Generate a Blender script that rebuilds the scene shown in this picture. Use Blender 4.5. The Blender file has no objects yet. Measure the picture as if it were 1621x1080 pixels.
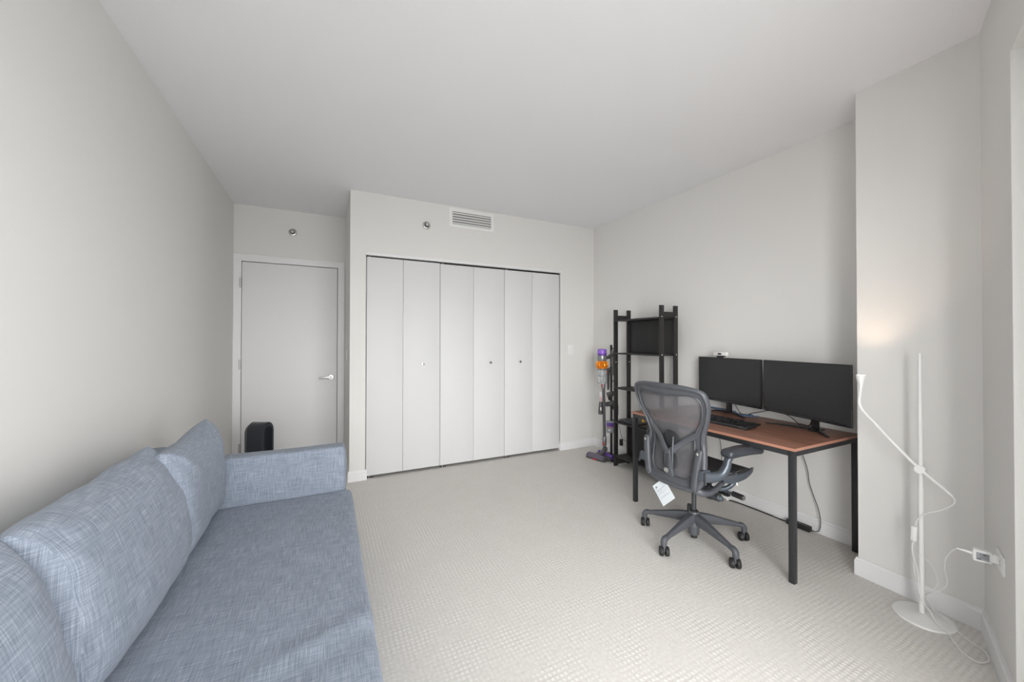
import bpy, bmesh, math, random
from mathutils import Vector, Matrix, noise
from math import sin, cos, pi, radians

random.seed(4)
scn = bpy.context.scene
col = scn.collection

# ------------------------------------------------------------------ camera
F_PX, YAW, PITCH, ROLL, CX, CY = 605.724, 0.46554, 0.00839, 0.00104, 819.145, 534.70
CAM_Z = 1.32
cam_data = bpy.data.cameras.new('camera')
cam = bpy.data.objects.new('camera', cam_data)
col.objects.link(cam)
scn.camera = cam
cam_data.sensor_width = 36.0
cam_data.sensor_fit = 'HORIZONTAL'
cam_data.lens = F_PX / 1621 * 36.0
cam_data.shift_x = -(CX - 810.5) / 1621
cam_data.shift_y = (CY - 540.0) / 1621
cam_data.clip_start = 0.02
fw = Vector((sin(YAW) * cos(PITCH), cos(YAW) * cos(PITCH), sin(PITCH)))
rt = Vector((cos(YAW), -sin(YAW), 0))
up = rt.cross(fw)
rt2 = rt * cos(ROLL) + up * sin(ROLL)
up2 = -rt * sin(ROLL) + up * cos(ROLL)
m = Matrix((rt2, up2, -fw)).transposed().to_4x4()
m.translation = (0, 0, CAM_Z)
cam.matrix_world = m

# ------------------------------------------------------------------ light
scn.view_settings.view_transform = 'Standard'
scn.view_settings.look = 'None'
scn.view_settings.gamma = 1.0
scn.view_settings.use_curve_mapping = False
scn.view_settings.exposure = 0.48
SKY_STRENGTH = 13.0
world = bpy.data.worlds.new('overcast_sky')
scn.world = world
world.use_nodes = True
wn = world.node_tree
wn.nodes.clear()
w_out = wn.nodes.new('ShaderNodeOutputWorld')
w_bg = wn.nodes.new('ShaderNodeBackground')
w_bg.inputs['Color'].default_value = (1.0, 0.985, 0.965, 1)
w_tc = wn.nodes.new('ShaderNodeTexCoord'); w_sp = wn.nodes.new('ShaderNodeSeparateXYZ')
wn.links.new(w_tc.outputs['Generated'], w_sp.inputs[0])
w_rp = wn.nodes.new('ShaderNodeValToRGB')          # hazy bright horizon, greyer zenith, dull ground
w_rp.color_ramp.elements[0].position = 0.25; w_rp.color_ramp.elements[0].color = (0.22, 0.218, 0.215, 1)
w_rp.color_ramp.elements[1].position = 0.95; w_rp.color_ramp.elements[1].color = (0.40, 0.40, 0.41, 1)
for p_, c_ in ((0.46, (0.55, 0.54, 0.535, 1)), (0.52, (1.0, 0.982, 0.975, 1)), (0.62, (0.95, 0.934, 0.93, 1))):
    e_ = w_rp.color_ramp.elements.new(p_); e_.color = c_
w_mr = wn.nodes.new('ShaderNodeMapRange'); w_mr.inputs[1].default_value = -1; w_mr.inputs[2].default_value = 1
wn.links.new(w_sp.outputs[2], w_mr.inputs[0]); wn.links.new(w_mr.outputs[0], w_rp.inputs[0]); w_dot = wn.nodes.new('ShaderNodeVectorMath'); w_dot.operation = 'DOT_PRODUCT'; w_dot.inputs[1].default_value = (-0.90, -0.43, 0)
wn.links.new(w_tc.outputs['Generated'], w_dot.inputs[0])
w_m2 = wn.nodes.new('ShaderNodeMapRange'); w_m2.inputs[1].default_value = 0.2; w_m2.inputs[2].default_value = 1.0; w_m2.inputs[3].default_value = 0.68; w_m2.inputs[4].default_value = 1.65
wn.links.new(w_dot.outputs['Value'], w_m2.inputs[0])          # sky brightness raised on one side, added to light the right wall and column
w_sc = wn.nodes.new('ShaderNodeVectorMath'); w_sc.operation = 'SCALE'
wn.links.new(w_rp.outputs[0], w_sc.inputs[0]); wn.links.new(w_m2.outputs[0], w_sc.inputs['Scale']); wn.links.new(w_sc.outputs[0], w_bg.inputs['Color'])
w_bg.inputs['Strength'].default_value = SKY_STRENGTH
wn.links.new(w_bg.outputs[0], w_out.inputs[0])

scn.cycles.max_bounces = 12
scn.cycles.diffuse_bounces = 10
scn.cycles.glossy_bounces = 4
scn.cycles.transparent_max_bounces = 16
scn.cycles.sample_clamp_indirect = 8.0
scn.cycles.use_denoising = True

# room measures
XL, XR = -0.8513, 3.0446          # left and right walls
YD, YC = 4.8417, 3.9029           # entrance-door wall, closet wall
XC = 0.2052                       # side of the closet
H = 2.74
XP, YPF, YPN = 2.6955, 1.078, 0.609   # column: room face, far end, near end
ANG = 1.21726
WU = Vector((-sin(ANG), -cos(ANG), 0))      # along the window wall, away from the column
WN = Vector((-cos(ANG), sin(ANG), 0))       # window wall normal, into the room
WO = Vector((2.6876, 0.6092, 0))            # corner where it meets the column
D_OPEN, D_END, D_FAR = 0.53, 3.66, 3.85
OPEN_Z = 2.36
RECESS = 0.15
def wp(d, t, z):
    return WO + WU * d + WN * t + Vector((0, 0, z))

# portals only guide the sky's own light through the window opening
for k in range(1):
    ld = bpy.data.lights.new('window_portal', 'AREA')
    ld.shape = 'RECTANGLE'
    ld.size = D_END - D_OPEN - 0.60
    ld.size_y = 2.25
    ld.cycles.is_portal = True
    lo = bpy.data.objects.new('window_portal', ld)
    col.objects.link(lo)
    zax = -WN                                 # a light shines along its -Z
    xax = WU
    yax = zax.cross(xax)
    mm = Matrix((xax, yax, zax)).transposed().to_4x4()
    mm.translation = wp((D_OPEN + 0.60 + D_END) / 2, -RECESS - 0.12, 2.25 / 2)
    lo.matrix_world = mm

# ------------------------------------------------------------------ materials
def new_mat(name):
    mt = bpy.data.materials.new(name)
    mt.use_nodes = True
    nt = mt.node_tree
    bs = nt.nodes['Principled BSDF']
    return mt, nt, bs

def plain(name, rgb, rough=0.5, metal=0.0, spec=0.5, bump=0.0, bscale=200.0, var=0.0, coat=0.0):
    mt, nt, bs = new_mat(name)
    bs.inputs['Base Color'].default_value = (*rgb, 1)
    bs.inputs['Roughness'].default_value = rough
    bs.inputs['Metallic'].default_value = metal
    bs.inputs['Specular IOR Level'].default_value = spec
    bs.inputs['Coat Weight'].default_value = coat
    if bump or var:
        tc = nt.nodes.new('ShaderNodeTexCoord')
        nz = nt.nodes.new('ShaderNodeTexNoise')
        nz.inputs['Scale'].default_value = bscale
        nz.inputs['Detail'].default_value = 3
        nt.links.new(tc.outputs['Object'], nz.inputs['Vector'])
        if bump:
            bp = nt.nodes.new('ShaderNodeBump')
            bp.inputs['Strength'].default_value = bump
            bp.inputs['Distance'].default_value = 0.002
            nt.links.new(nz.outputs['Fac'], bp.inputs['Height'])
            nt.links.new(bp.outputs[0], bs.inputs['Normal'])
        if var:
            hs = nt.nodes.new('ShaderNodeMapRange')
            hs.inputs[3].default_value = 1 - var
            hs.inputs[4].default_value = 1 + var
            nt.links.new(nz.outputs['Fac'], hs.inputs[0])
            mx = nt.nodes.new('ShaderNodeVectorMath')
            mx.operation = 'SCALE'
            mx.inputs[0].default_value = rgb
            nt.links.new(hs.outputs[0], mx.inputs['Scale'])
            nt.links.new(mx.outputs[0], bs.inputs['Base Color'])
    return mt

M = {}
M['wall'] = plain('wall_paint', (0.70, 0.69, 0.672), 0.85, bump=0.08, bscale=350, spec=0.2)
M['ceiling'] = plain('ceiling_paint', (0.80, 0.80, 0.815), 0.9, bump=0.05, bscale=300, spec=0.2)
M['trim'] = plain('white_trim', (0.75, 0.75, 0.757), 0.45, spec=0.4)
M['door'] = plain('door_paint', (0.73, 0.73, 0.74), 0.5, spec=0.35)
M['closet'] = plain('closet_paint', (0.635, 0.635, 0.64), 0.5, spec=0.3)
M['white_plastic'] = plain('white_plastic', (0.78, 0.78, 0.77), 0.35)
M['white_metal'] = plain('white_enamel', (0.78, 0.78, 0.765), 0.4)
M['steel'] = plain('brushed_steel', (0.50, 0.49, 0.48), 0.38, metal=1.0)
M['chrome'] = plain('chrome', (0.75, 0.75, 0.75), 0.12, metal=1.0)
M['dark'] = plain('gap_shade', (0.02, 0.02, 0.02), 0.8)  # near-black colour standing in for the shade in door gaps
M['black_wood'] = plain('black_brown_wood', (0.022, 0.021, 0.021), 0.5, spec=0.4, bump=0.1, bscale=90)
M['black_metal'] = plain('black_powder_coat', (0.02, 0.021, 0.023), 0.42, spec=0.5)
M['black_plastic'] = plain('black_plastic', (0.015, 0.015, 0.016), 0.45)
M['gloss_black'] = plain('gloss_black', (0.012, 0.012, 0.014), 0.2)
M['screen'] = plain('matte_screen', (0.014, 0.015, 0.016), 0.42, spec=0.55)
M['rubber'] = plain('black_rubber', (0.012, 0.012, 0.012), 0.6)
M['chair_grey'] = plain('graphite_plastic', (0.070, 0.074, 0.084), 0.45, spec=0.5, bump=0.06, bscale=900)
M['chair_blue'] = plain('satin_graphite_metal', (0.088, 0.102, 0.122), 0.34, metal=0.35)
M['chair_dark'] = plain('dark_graphite', (0.035, 0.038, 0.043), 0.5)
M['pad_dark'] = plain('lumbar_pad_rubber', (0.018, 0.019, 0.021), 0.6)
M['pad'] = plain('arm_pad_vinyl', (0.036, 0.040, 0.048), 0.42)
M['paper'] = plain('white_card', (0.66, 0.70, 0.73), 0.7)
M['print'] = plain('grey_print', (0.35, 0.37, 0.40), 0.7)
M['print_dark'] = plain('dark_print', (0.10, 0.10, 0.11), 0.7)
M['purple'] = plain('purple_plastic', (0.26, 0.12, 0.56), 0.25)
M['purple_dark'] = plain('deep_purple_plastic', (0.10, 0.03, 0.30), 0.3)
M['orange'] = plain('orange_metallic', (0.85, 0.28, 0.02), 0.25, metal=0.5)
M['nickel'] = plain('nickel_plastic', (0.25, 0.25, 0.26), 0.3, metal=0.6)
M['dark_nickel'] = plain('iron_plastic', (0.09, 0.085, 0.09), 0.35, metal=0.3)
M['head_window'] = plain('smoky_purple_plastic', (0.11, 0.095, 0.14), 0.25)
M['red'] = plain('red_plastic', (0.60, 0.02, 0.04), 0.35)
M['yellow'] = plain('yellow_plastic', (0.75, 0.45, 0.06), 0.5)
M['fan_dark'] = plain('iron_blue_plastic', (0.022, 0.026, 0.034), 0.3, spec=0.6)
M['fan_trim'] = plain('polished_nickel_edge', (0.30, 0.30, 0.32), 0.2, metal=0.8)
M['grey_strip'] = plain('grey_plastic', (0.32, 0.33, 0.35), 0.4)
M['vent_grey'] = plain('vent_inside', (0.10, 0.10, 0.10), 0.7)
M['blue_cable'] = plain('blue_cable', (0.08, 0.22, 0.45), 0.5)

# clear bin
mt, nt, bs = new_mat('clear_bin')
bs.inputs['Base Color'].default_value = (0.75, 0.77, 0.79, 1)
bs.inputs['Roughness'].default_value = 0.1
bs.inputs['Alpha'].default_value = 0.38
M['clear'] = mt

# window glass: mostly lets light through, reflects a little
mt = bpy.data.materials.new('window_glass'); mt.use_nodes = True
nt = mt.node_tree; nt.nodes.clear()
o_ = nt.nodes.new('ShaderNodeOutputMaterial'); mxs = nt.nodes.new('ShaderNodeMixShader')
tr = nt.nodes.new('ShaderNodeBsdfTransparent'); gl = nt.nodes.new('ShaderNodeBsdfGlossy')
tr.inputs[0].default_value = (0.955, 0.965, 0.963, 1); gl.inputs['Roughness'].default_value = 0.0
mxs.inputs[0].default_value = 0.06
nt.links.new(tr.outputs[0], mxs.inputs[1]); nt.links.new(gl.outputs[0], mxs.inputs[2])
nt.links.new(mxs.outputs[0], o_.inputs[0])
M['glass'] = mt

# lamp diffuser
mt, nt, bs = new_mat('lamp_diffuser')
bs.inputs['Base Color'].default_value = (0.9, 0.88, 0.84, 1)
bs.inputs['Emission Color'].default_value = (1.0, 0.86, 0.70, 1)
bs.inputs['Emission Strength'].default_value = 6.0
M['diffuser'] = mt

def make_fabric():
    mt, nt, bs = new_mat('blue_grey_linen')
    L = nt.links
    uv = nt.nodes.new('ShaderNodeUVMap'); uv.uv_map = 'UVMap'
    def nz(sx, sy, detail=2):
        mp = nt.nodes.new('ShaderNodeMapping')
        mp.inputs['Scale'].default_value = (sx, sy, 1)
        n = nt.nodes.new('ShaderNodeTexNoise')
        n.inputs['Scale'].default_value = 1.0
        n.inputs['Detail'].default_value = detail
        L.new(uv.outputs[0], mp.inputs[0]); L.new(mp.outputs[0], n.inputs['Vector'])
        return n
    def mr(src, a, b, c, d):
        r = nt.nodes.new('ShaderNodeMapRange')
        for i, v in zip((1, 2, 3, 4), (a, b, c, d)): r.inputs[i].default_value = v
        L.new(src, r.inputs[0]); return r.outputs[0]
    def math_(op, a, b):
        r = nt.nodes.new('ShaderNodeMath'); r.operation = op
        for i, v in enumerate((a, b)):
            if isinstance(v, (int, float)): r.inputs[i].default_value = v
            else: L.new(v, r.inputs[i])
        return r.outputs[0]
    a1 = nz(620, 16); a2 = nz(16, 620); b1 = nz(300, 11); b2 = nz(11, 300); c1 = nz(9, 9, 3)
    s1 = mr(a1.outputs['Fac'], 0.3, 0.7, 0, 1); s2 = mr(a2.outputs['Fac'], 0.3, 0.7, 0, 1)
    t1 = mr(b1.outputs['Fac'], 0.35, 0.75, 0, 1); t2 = mr(b2.outputs['Fac'], 0.35, 0.75, 0, 1)
    s = math_('ADD', math_('MULTIPLY', s1, 0.30), math_('MULTIPLY', s2, 0.30))
    s = math_('ADD', s, math_('ADD', math_('MULTIPLY', t1, 0.22), math_('MULTIPLY', t2, 0.22)))
    s = math_('ADD', s, math_('MULTIPLY', mr(c1.outputs['Fac'], 0.3, 0.7, -1, 1), 0.03))
    cr = nt.nodes.new('ShaderNodeValToRGB')
    cr.color_ramp.elements[0].position = 0.18; cr.color_ramp.elements[0].color = (0.135, 0.158, 0.195, 1)
    cr.color_ramp.elements[1].position = 0.86; cr.color_ramp.elements[1].color = (0.375, 0.412, 0.482, 1)
    e = cr.color_ramp.elements.new(0.5); e.color = (0.218, 0.250, 0.306, 1)
    L.new(s, cr.inputs[0]); L.new(cr.outputs[0], bs.inputs['Base Color'])
    bs.inputs['Roughness'].default_value = 0.9
    bs.inputs['Specular IOR Level'].default_value = 0.15
    bs.inputs['Sheen Weight'].default_value = 0.1
    bs.inputs['Sheen Roughness'].default_value = 0.5
    bp = nt.nodes.new('ShaderNodeBump'); bp.inputs['Strength'].default_value = 0.35; bp.inputs['Distance'].default_value = 0.0015
    L.new(s, bp.inputs['Height']); L.new(bp.outputs[0], bs.inputs['Normal'])
    return mt
M['fabric'] = make_fabric()

def make_carpet():
    mt, nt, bs = new_mat('patterned_loop_carpet')
    L = nt.links
    tc = nt.nodes.new('ShaderNodeTexCoord')
    sp = nt.nodes.new('ShaderNodeSeparateXYZ')
    # slight wobble of the rows
    wob = nt.nodes.new('ShaderNodeTexNoise'); wob.inputs['Scale'].default_value = 14.0; wob.inputs['Detail'].default_value = 2
    L.new(tc.outputs['Object'], wob.inputs['Vector'])
    wsc = nt.nodes.new('ShaderNodeVectorMath'); wsc.operation = 'SCALE'; wsc.inputs['Scale'].default_value = 0.010
    L.new(wob.outputs['Color'], wsc.inputs[0])
    add = nt.nodes.new('ShaderNodeVectorMath'); add.operation = 'ADD'
    L.new(tc.outputs['Object'], add.inputs[0]); L.new(wsc.outputs[0], add.inputs[1])
    L.new(add.outputs[0], sp.inputs[0])
    def mth(op, a, b=None):
        r = nt.nodes.new('ShaderNodeMath'); r.operation = op
        for i, v in enumerate((a, b)):
            if v is None: continue
            if isinstance(v, (int, float)): r.inputs[i].default_value = v
            else: L.new(v, r.inputs[i])
        return r.outputs[0]
    sx = mth('SINE', mth('MULTIPLY', sp.outputs[0], 2 * pi / 0.0205))
    sy = mth('SINE', mth('MULTIPLY', sp.outputs[1], 2 * pi / 0.0225))
    grid = mth('MULTIPLY', mth('ADD', mth('MULTIPLY', sx, 0.5), 0.5), mth('ADD', mth('MULTIPLY', sy, 0.5), 0.5))
    grid = mth('POWER', grid, 0.7)
    fz = nt.nodes.new('ShaderNodeTexNoise'); fz.inputs['Scale'].default_value = 260; fz.inputs['Detail'].default_value = 3
    L.new(tc.outputs['Object'], fz.inputs['Vector'])
    big = nt.nodes.new('ShaderNodeTexNoise'); big.inputs['Scale'].default_value = 5.5; big.inputs['Detail'].default_value = 4
    L.new(tc.outputs['Object'], big.inputs['Vector'])
    med = nt.nodes.new('ShaderNodeTexNoise'); med.inputs['Scale'].default_value = 60; med.inputs['Detail'].default_value = 2
    L.new(tc.outputs['Object'], med.inputs['Vector'])
    bigr = nt.nodes.new('ShaderNodeMapRange')
    for i, v in zip((1, 2, 3, 4), (0.38, 0.62, 1.0, 0.1)): bigr.inputs[i].default_value = v
    L.new(big.outputs['Fac'], bigr.inputs[0])
    g2 = mth('MULTIPLY', grid, bigr.outputs[0])     # worn patches lose the pattern
    v = mth('ADD', mth('MULTIPLY', g2, 0.46), mth('MULTIPLY', fz.outputs['Fac'], 0.5))
    v = mth('ADD', v, mth('MULTIPLY', mth('SUBTRACT', med.outputs['Fac'], 0.5), 0.5))
    v = mth('ADD', v, mth('MULTIPLY', mth('SUBTRACT', big.outputs['Fac'], 0.5), 0.35))
    cr = nt.nodes.new('ShaderNodeValToRGB')
    cr.color_ramp.elements[0].position = 0.1; cr.color_ramp.elements[0].color = (0.56, 0.537, 0.505, 1)
    cr.color_ramp.elements[1].position = 0.85; cr.color_ramp.elements[1].color = (0.80, 0.785, 0.762, 1)
    L.new(v, cr.inputs[0]); L.new(cr.outputs[0], bs.inputs['Base Color'])
    bs.inputs['Roughness'].default_value = 0.95
    bs.inputs['Specular IOR Level'].default_value = 0.1
    bp = nt.nodes.new('ShaderNodeBump'); bp.inputs['Strength'].default_value = 0.35; bp.inputs['Distance'].default_value = 0.003
    L.new(mth('ADD', g2, mth('MULTIPLY', fz.outputs['Fac'], 0.5)), bp.inputs['Height']); L.new(bp.outputs[0], bs.inputs['Normal'])
    return mt
M['carpet'] = make_carpet()

def make_wood():
    mt, nt, bs = new_mat('reddish_wood_laminate')
    L = nt.links
    tc = nt.nodes.new('ShaderNodeTexCoord')
    mp = nt.nodes.new('ShaderNodeMapping'); mp.inputs['Scale'].default_value = (3.0, 46, 30)
    mp.inputs['Rotation'].default_value = (0, 0, radians(90))
    mp2 = nt.nodes.new('ShaderNodeMapping'); mp2.inputs['Scale'].default_value = (26, 2.2, 20)
    n1 = nt.nodes.new('ShaderNodeTexNoise'); n1.inputs['Scale'].default_value = 1.0; n1.inputs['Detail'].default_value = 5; n1.inputs['Distortion'].default_value = 0.6
    L.new(tc.outputs['Object'], mp2.inputs[0]); L.new(mp2.outputs[0], n1.inputs['Vector'])
    cr = nt.nodes.new('ShaderNodeValToRGB')
    cr.color_ramp.elements[0].position = 0.28; cr.color_ramp.elements[0].color = (0.125, 0.056, 0.036, 1)
    cr.color_ramp.elements[1].position = 0.72; cr.color_ramp.elements[1].color = (0.27, 0.125, 0.080, 1)
    L.new(n1.outputs['Fac'], cr.inputs[0]); L.new(cr.outputs[0], bs.inputs['Base Color'])
    bs.inputs['Roughness'].default_value = 0.42
    return mt
M['wood'] = make_wood()
M['wood_edge'] = plain('wood_edge_band', (0.42, 0.20, 0.135), 0.45)

def make_mesh_cloth():
    mt, nt, bs = new_mat('woven_chair_mesh')
    L = nt.links
    tc = nt.nodes.new('ShaderNodeTexCoord')
    sp = nt.nodes.new('ShaderNodeSeparateXYZ'); L.new(tc.outputs['Object'], sp.inputs[0])
    def mth(op, a, b=None):
        r = nt.nodes.new('ShaderNodeMath'); r.operation = op
        for i, v in enumerate((a, b)):
            if v is None: continue
            if isinstance(v, (int, float)): r.inputs[i].default_value = v
            else: L.new(v, r.inputs[i])
        return r.outputs[0]
    s = mth('SINE', mth('MULTIPLY', sp.outputs[1], 2 * pi / 0.0075))
    mr = nt.nodes.new('ShaderNodeMapRange')
    for i, v in zip((1, 2, 3, 4), (-1, 1, 0.68, 0.82)): mr.inputs[i].default_value = v
    L.new(s, mr.inputs[0]); L.new(mr.outputs[0], bs.inputs['Alpha'])
    bs.inputs['Base Color'].default_value = (0.135, 0.132, 0.142, 1)
    bs.inputs['Roughness'].default_value = 0.7
    bs.inputs['Specular IOR Level'].default_value = 0.3
    return mt
M['mesh'] = make_mesh_cloth()

# ------------------------------------------------------------------ mesh helpers
class MB:
    """collects shapes into one mesh object"""
    def __init__(self): self.bm = bmesh.new()
    def box(self, x0, x1, y0, y1, z0, z1, bev=0.0, mat=None, seg=2):
        b2 = bmesh.new()
        bmesh.ops.create_cube(b2, size=1.0)
        for v in b2.verts:
            v.co = Vector((x0 + (v.co.x + .5) * (x1 - x0), y0 + (v.co.y + .5) * (y1 - y0), z0 + (v.co.z + .5) * (z1 - z0)))
        if bev > 0:
            bmesh.ops.bevel(b2, geom=list(b2.edges), offset=bev, segments=seg, profile=0.5, affect='EDGES')
        if mat is not None: bmesh.ops.transform(b2, matrix=mat, verts=b2.verts)
        return self._merge(b2)
    def _merge(self, b2):
        me = bpy.data.meshes.new('tmp'); b2.to_mesh(me); b2.free()
        self.bm.from_mesh(me); bpy.data.meshes.remove(me)
        return self
    def obox(self, c, ax, ay, az, hx, hy, hz, bev=0.0, seg=2):
        """box with half sizes hx, hy, hz along the axes ax, ay, az about c"""
        mt = Matrix((Vector(ax).normalized(), Vector(ay).normalized(), Vector(az).normalized())).transposed().to_4x4()
        mt.translation = Vector(c)
        return self.box(-hx, hx, -hy, hy, -hz, hz, bev, mt, seg)
    def lathe(self, prof, c=(0, 0, 0), axis=(0, 0, 1), n=32, sx=1.0, sy=1.0):
        """prof: (radius, height) list"""
        b2 = bmesh.new()
        rings = []
        for r, h in prof:
            if r < 1e-6: rings.append([b2.verts.new((0, 0, h))])
            else: rings.append([b2.verts.new((r * cos(2 * pi * i / n) * sx, r * sin(2 * pi * i / n) * sy, h)) for i in range(n)])
        for a, b in zip(rings[:-1], rings[1:]):
            if len(a) == 1 and len(b) == 1: continue
            if len(a) == 1:
                for i in range(n): b2.faces.new((a[0], b[i], b[(i + 1) % n]))
            elif len(b) == 1:
                for i in range(n): b2.faces.new((a[i], b[0], a[(i + 1) % n]))
            else:
                for i in range(n): b2.faces.new((a[i], a[(i + 1) % n], b[(i + 1) % n], b[i]))
        if len(rings[0]) > 1: b2.faces.new(list(reversed(rings[0])))
        if len(rings[-1]) > 1: b2.faces.new(rings[-1])
        bmesh.ops.recalc_face_normals(b2, faces=b2.faces)
        q = Vector((0, 0, 1)).rotation_difference(Vector(axis).normalized()).to_matrix().to_4x4()
        q.translation = Vector(c)
        bmesh.ops.transform(b2, matrix=q, verts=b2.verts)
        return self._merge(b2)
    def cyl(self, a, b, r, r2=None, n=20, bev=0.0):
        a = Vector(a); b = Vector(b); L = (b - a).length
        r2 = r if r2 is None else r2
        if bev > 0: prof = [(max(r - bev, 1e-4), 0), (r, bev), (r2, L - bev), (max(r2 - bev, 1e-4), L)]
        else: prof = [(r, 0), (r2, L)]
        return self.lathe(prof, a, b - a, n)
    def sweep(self, pts, rad, n=10, res=6, flat=None, refup=(0, 0, 1), smooth=True):
        """tube through pts; rad a number or list; flat=(w,h) lists for oval/box sections"""
        P = [Vector(p) for p in pts]
        R = rad if isinstance(rad, (list, tuple)) else [rad] * len(P)
        HH = flat if flat is not None else R
        if not isinstance(HH, (list, tuple)): HH = [HH] * len(P)
        Q, RR, H2 = [], [], []
        if smooth and len(P) > 2:
            for i in range(len(P) - 1):
                p0 = P[i - 1] if i > 0 else P[i] * 2 - P[i + 1]
                p1, p2 = P[i], P[i + 1]
                p3 = P[i + 2] if i + 2 < len(P) else P[i + 1] * 2 - P[i]
                for k in range(res):
                    t = k / res
                    Q.append(0.5 * ((2 * p1) + (p2 - p0) * t + (2 * p0 - 5 * p1 + 4 * p2 - p3) * t * t + (-p0 + 3 * p1 - 3 * p2 + p3) * t ** 3))
                    RR.append(R[i] * (1 - t) + R[i + 1] * t); H2.append(HH[i] * (1 - t) + HH[i + 1] * t)
            Q.append(P[-1]); RR.append(R[-1]); H2.append(HH[-1])
        else: Q, RR, H2 = P, list(R), list(HH)
        b2 = bmesh.new(); rings = []
        upv = Vector(refup)
        prevn = None
        for i, q in enumerate(Q):
            t = (Q[min(i + 1, len(Q) - 1)] - Q[max(i - 1, 0)]).normalized()
            if prevn is None:
                s = upv - t * upv.dot(t)
                if s.length < 1e-3: s = Vector((1, 0, 0)) - t * t.x
                s.normalize()
            else:
                s = prevn - t * prevn.dot(t); s.normalize()
            prevn = s
            w = t.cross(s)
            ring = []
            for k in range(n):
                a = 2 * pi * k / n
                ca, sa = cos(a), sin(a)
                if flat is not None:
                    e = 0.6
                    ca = math.copysign(abs(ca) ** e, ca); sa = math.copysign(abs(sa) ** e, sa)
                ring.append(b2.verts.new(q + w * ca * RR[i] + s * sa * H2[i]))
            rings.append(ring)
        for a, b in zip(rings[:-1], rings[1:]):
            for k in range(n): b2.faces.new((a[k], a[(k + 1) % n], b[(k + 1) % n], b[k]))
        b2.faces.new(list(reversed(rings[0]))); b2.faces.new(rings[-1])
        bmesh.ops.recalc_face_normals(b2, faces=b2.faces)
        return self._merge(b2)
    def prism(self, pts2, fn, d0, d1, bev=0.0):
        """polygon pts2 (u,v) extruded d0..d1; fn(u,v,d) gives the point"""
        b2 = bmesh.new()
        A = [b2.verts.new(fn(u, v, d0)) for u, v in pts2]
        B = [b2.verts.new(fn(u, v, d1)) for u, v in pts2]
        n = len(A)
        b2.faces.new(list(reversed(A))); b2.faces.new(B)
        for i in range(n): b2.faces.new((A[i], A[(i + 1) % n], B[(i + 1) % n], B[i]))
        bmesh.ops.recalc_face_normals(b2, faces=b2.faces)
        if bev > 0:
            bmesh.ops.bevel(b2, geom=list(b2.edges), offset=bev, segments=2, profile=0.5, affect='EDGES')
        return self._merge(b2)
    def ring(self, outer, inner, fn, th, n=8, e=0.7):
        """closed frame between two matching loops (u,v); fn(u,v)->(point, thickness dir)"""
        b2 = bmesh.new(); rings = []
        for (ou, ov), (iu, iv) in zip(outer, inner):
            mu, mv = (ou + iu) / 2, (ov + iv) / 2
            ring = []
            for k in range(n):
                a = 2 * pi * (k + 0.5) / n
                ca = math.copysign(abs(cos(a)) ** e, cos(a)); sa = math.copysign(abs(sin(a)) ** e, sin(a))
                p, d = fn(mu + (ou - iu) / 2 * ca, mv + (ov - iv) / 2 * ca)
                ring.append(b2.verts.new(p + d * (th * sa)))
            rings.append(ring)
        m_ = len(rings)
        for i in range(m_):
            a, b = rings[i], rings[(i + 1) % m_]
            for k in range(n): b2.faces.new((a[k], a[(k + 1) % n], b[(k + 1) % n], b[k]))
        bmesh.ops.recalc_face_normals(b2, faces=b2.faces)
        return self._merge(b2)
    def quad(self, pts):
        self.bm.faces.new([self.bm.verts.new(p) for p in pts]); return self
    def build(self, name, mat, parent=None, smooth=True, angle=40, origin=None):
        bm = self.bm
        uvl = bm.loops.layers.uv.new('UVMap')
        bm.normal_update()
        for f in bm.faces:
            nx, ny, nz = abs(f.normal.x), abs(f.normal.y), abs(f.normal.z)
            for l in f.loops:
                c = l.vert.co
                if nz >= nx and nz >= ny: l[uvl].uv = (c.x, c.y)
                elif nx >= ny: l[uvl].uv = (c.y, c.z)
                else: l[uvl].uv = (c.x, c.z)
            f.smooth = smooth
        if smooth:
            for ed in bm.edges:
                if len(ed.link_faces) == 2 and ed.calc_face_angle(0) > radians(angle): ed.smooth = False
        me = bpy.data.meshes.new(name)
        if origin is not None:
            bmesh.ops.translate(bm, verts=bm.verts, vec=-Vector(origin))
        bm.to_mesh(me); bm.free()
        mats = mat if isinstance(mat, (list, tuple)) else [mat]
        for q in mats: me.materials.append(q)
        ob = bpy.data.objects.new(name, me)
        if origin is not None: ob.location = origin
        col.objects.link(ob)
        if parent is not None:
            ob.parent = parent
            ob.matrix_parent_inverse = parent_world(parent).inverted()
        return ob

def parent_world(p):
    mw = p.matrix_basis.copy()
    while p.parent is not None:
        mw = p.parent.matrix_basis @ p.matrix_parent_inverse @ mw if False else parent_world(p.parent) @ p.matrix_parent_inverse @ p.matrix_basis
        return mw
    return mw

def tag(o, label, cat, group=None, kind=None):
    o['label'] = label; o['category'] = cat
    if group: o['group'] = group
    if kind: o['kind'] = kind
    return o
def thing(name, loc, label, cat, group=None):
    o = bpy.data.objects.new(name, None)
    o.empty_display_size = 0.1
    o.location = loc
    col.objects.link(o)
    return tag(o, label, cat, group)
def struct(o, label=None):
    o['kind'] = 'structure'
    if label: o['label'] = label
    return o

# ------------------------------------------------------------------ room shell
T = 0.12
struct(MB().box(-1.4, 3.5, -1.6, 5.2, -0.1, 0.0).build('floor', M['carpet'], smooth=False), 'beige grey carpet with a fine dotted loop pattern')
struct(MB().box(-1.4, 3.5, -1.6, 5.2, H, H + 0.1).build('ceiling', M['ceiling'], smooth=False), 'plain white painted ceiling')
struct(MB().box(XL - T, XL, -1.2, YD + T, 0, H).build('wall_left', M['wall'], smooth=False), 'long light grey wall behind the sofa')
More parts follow.
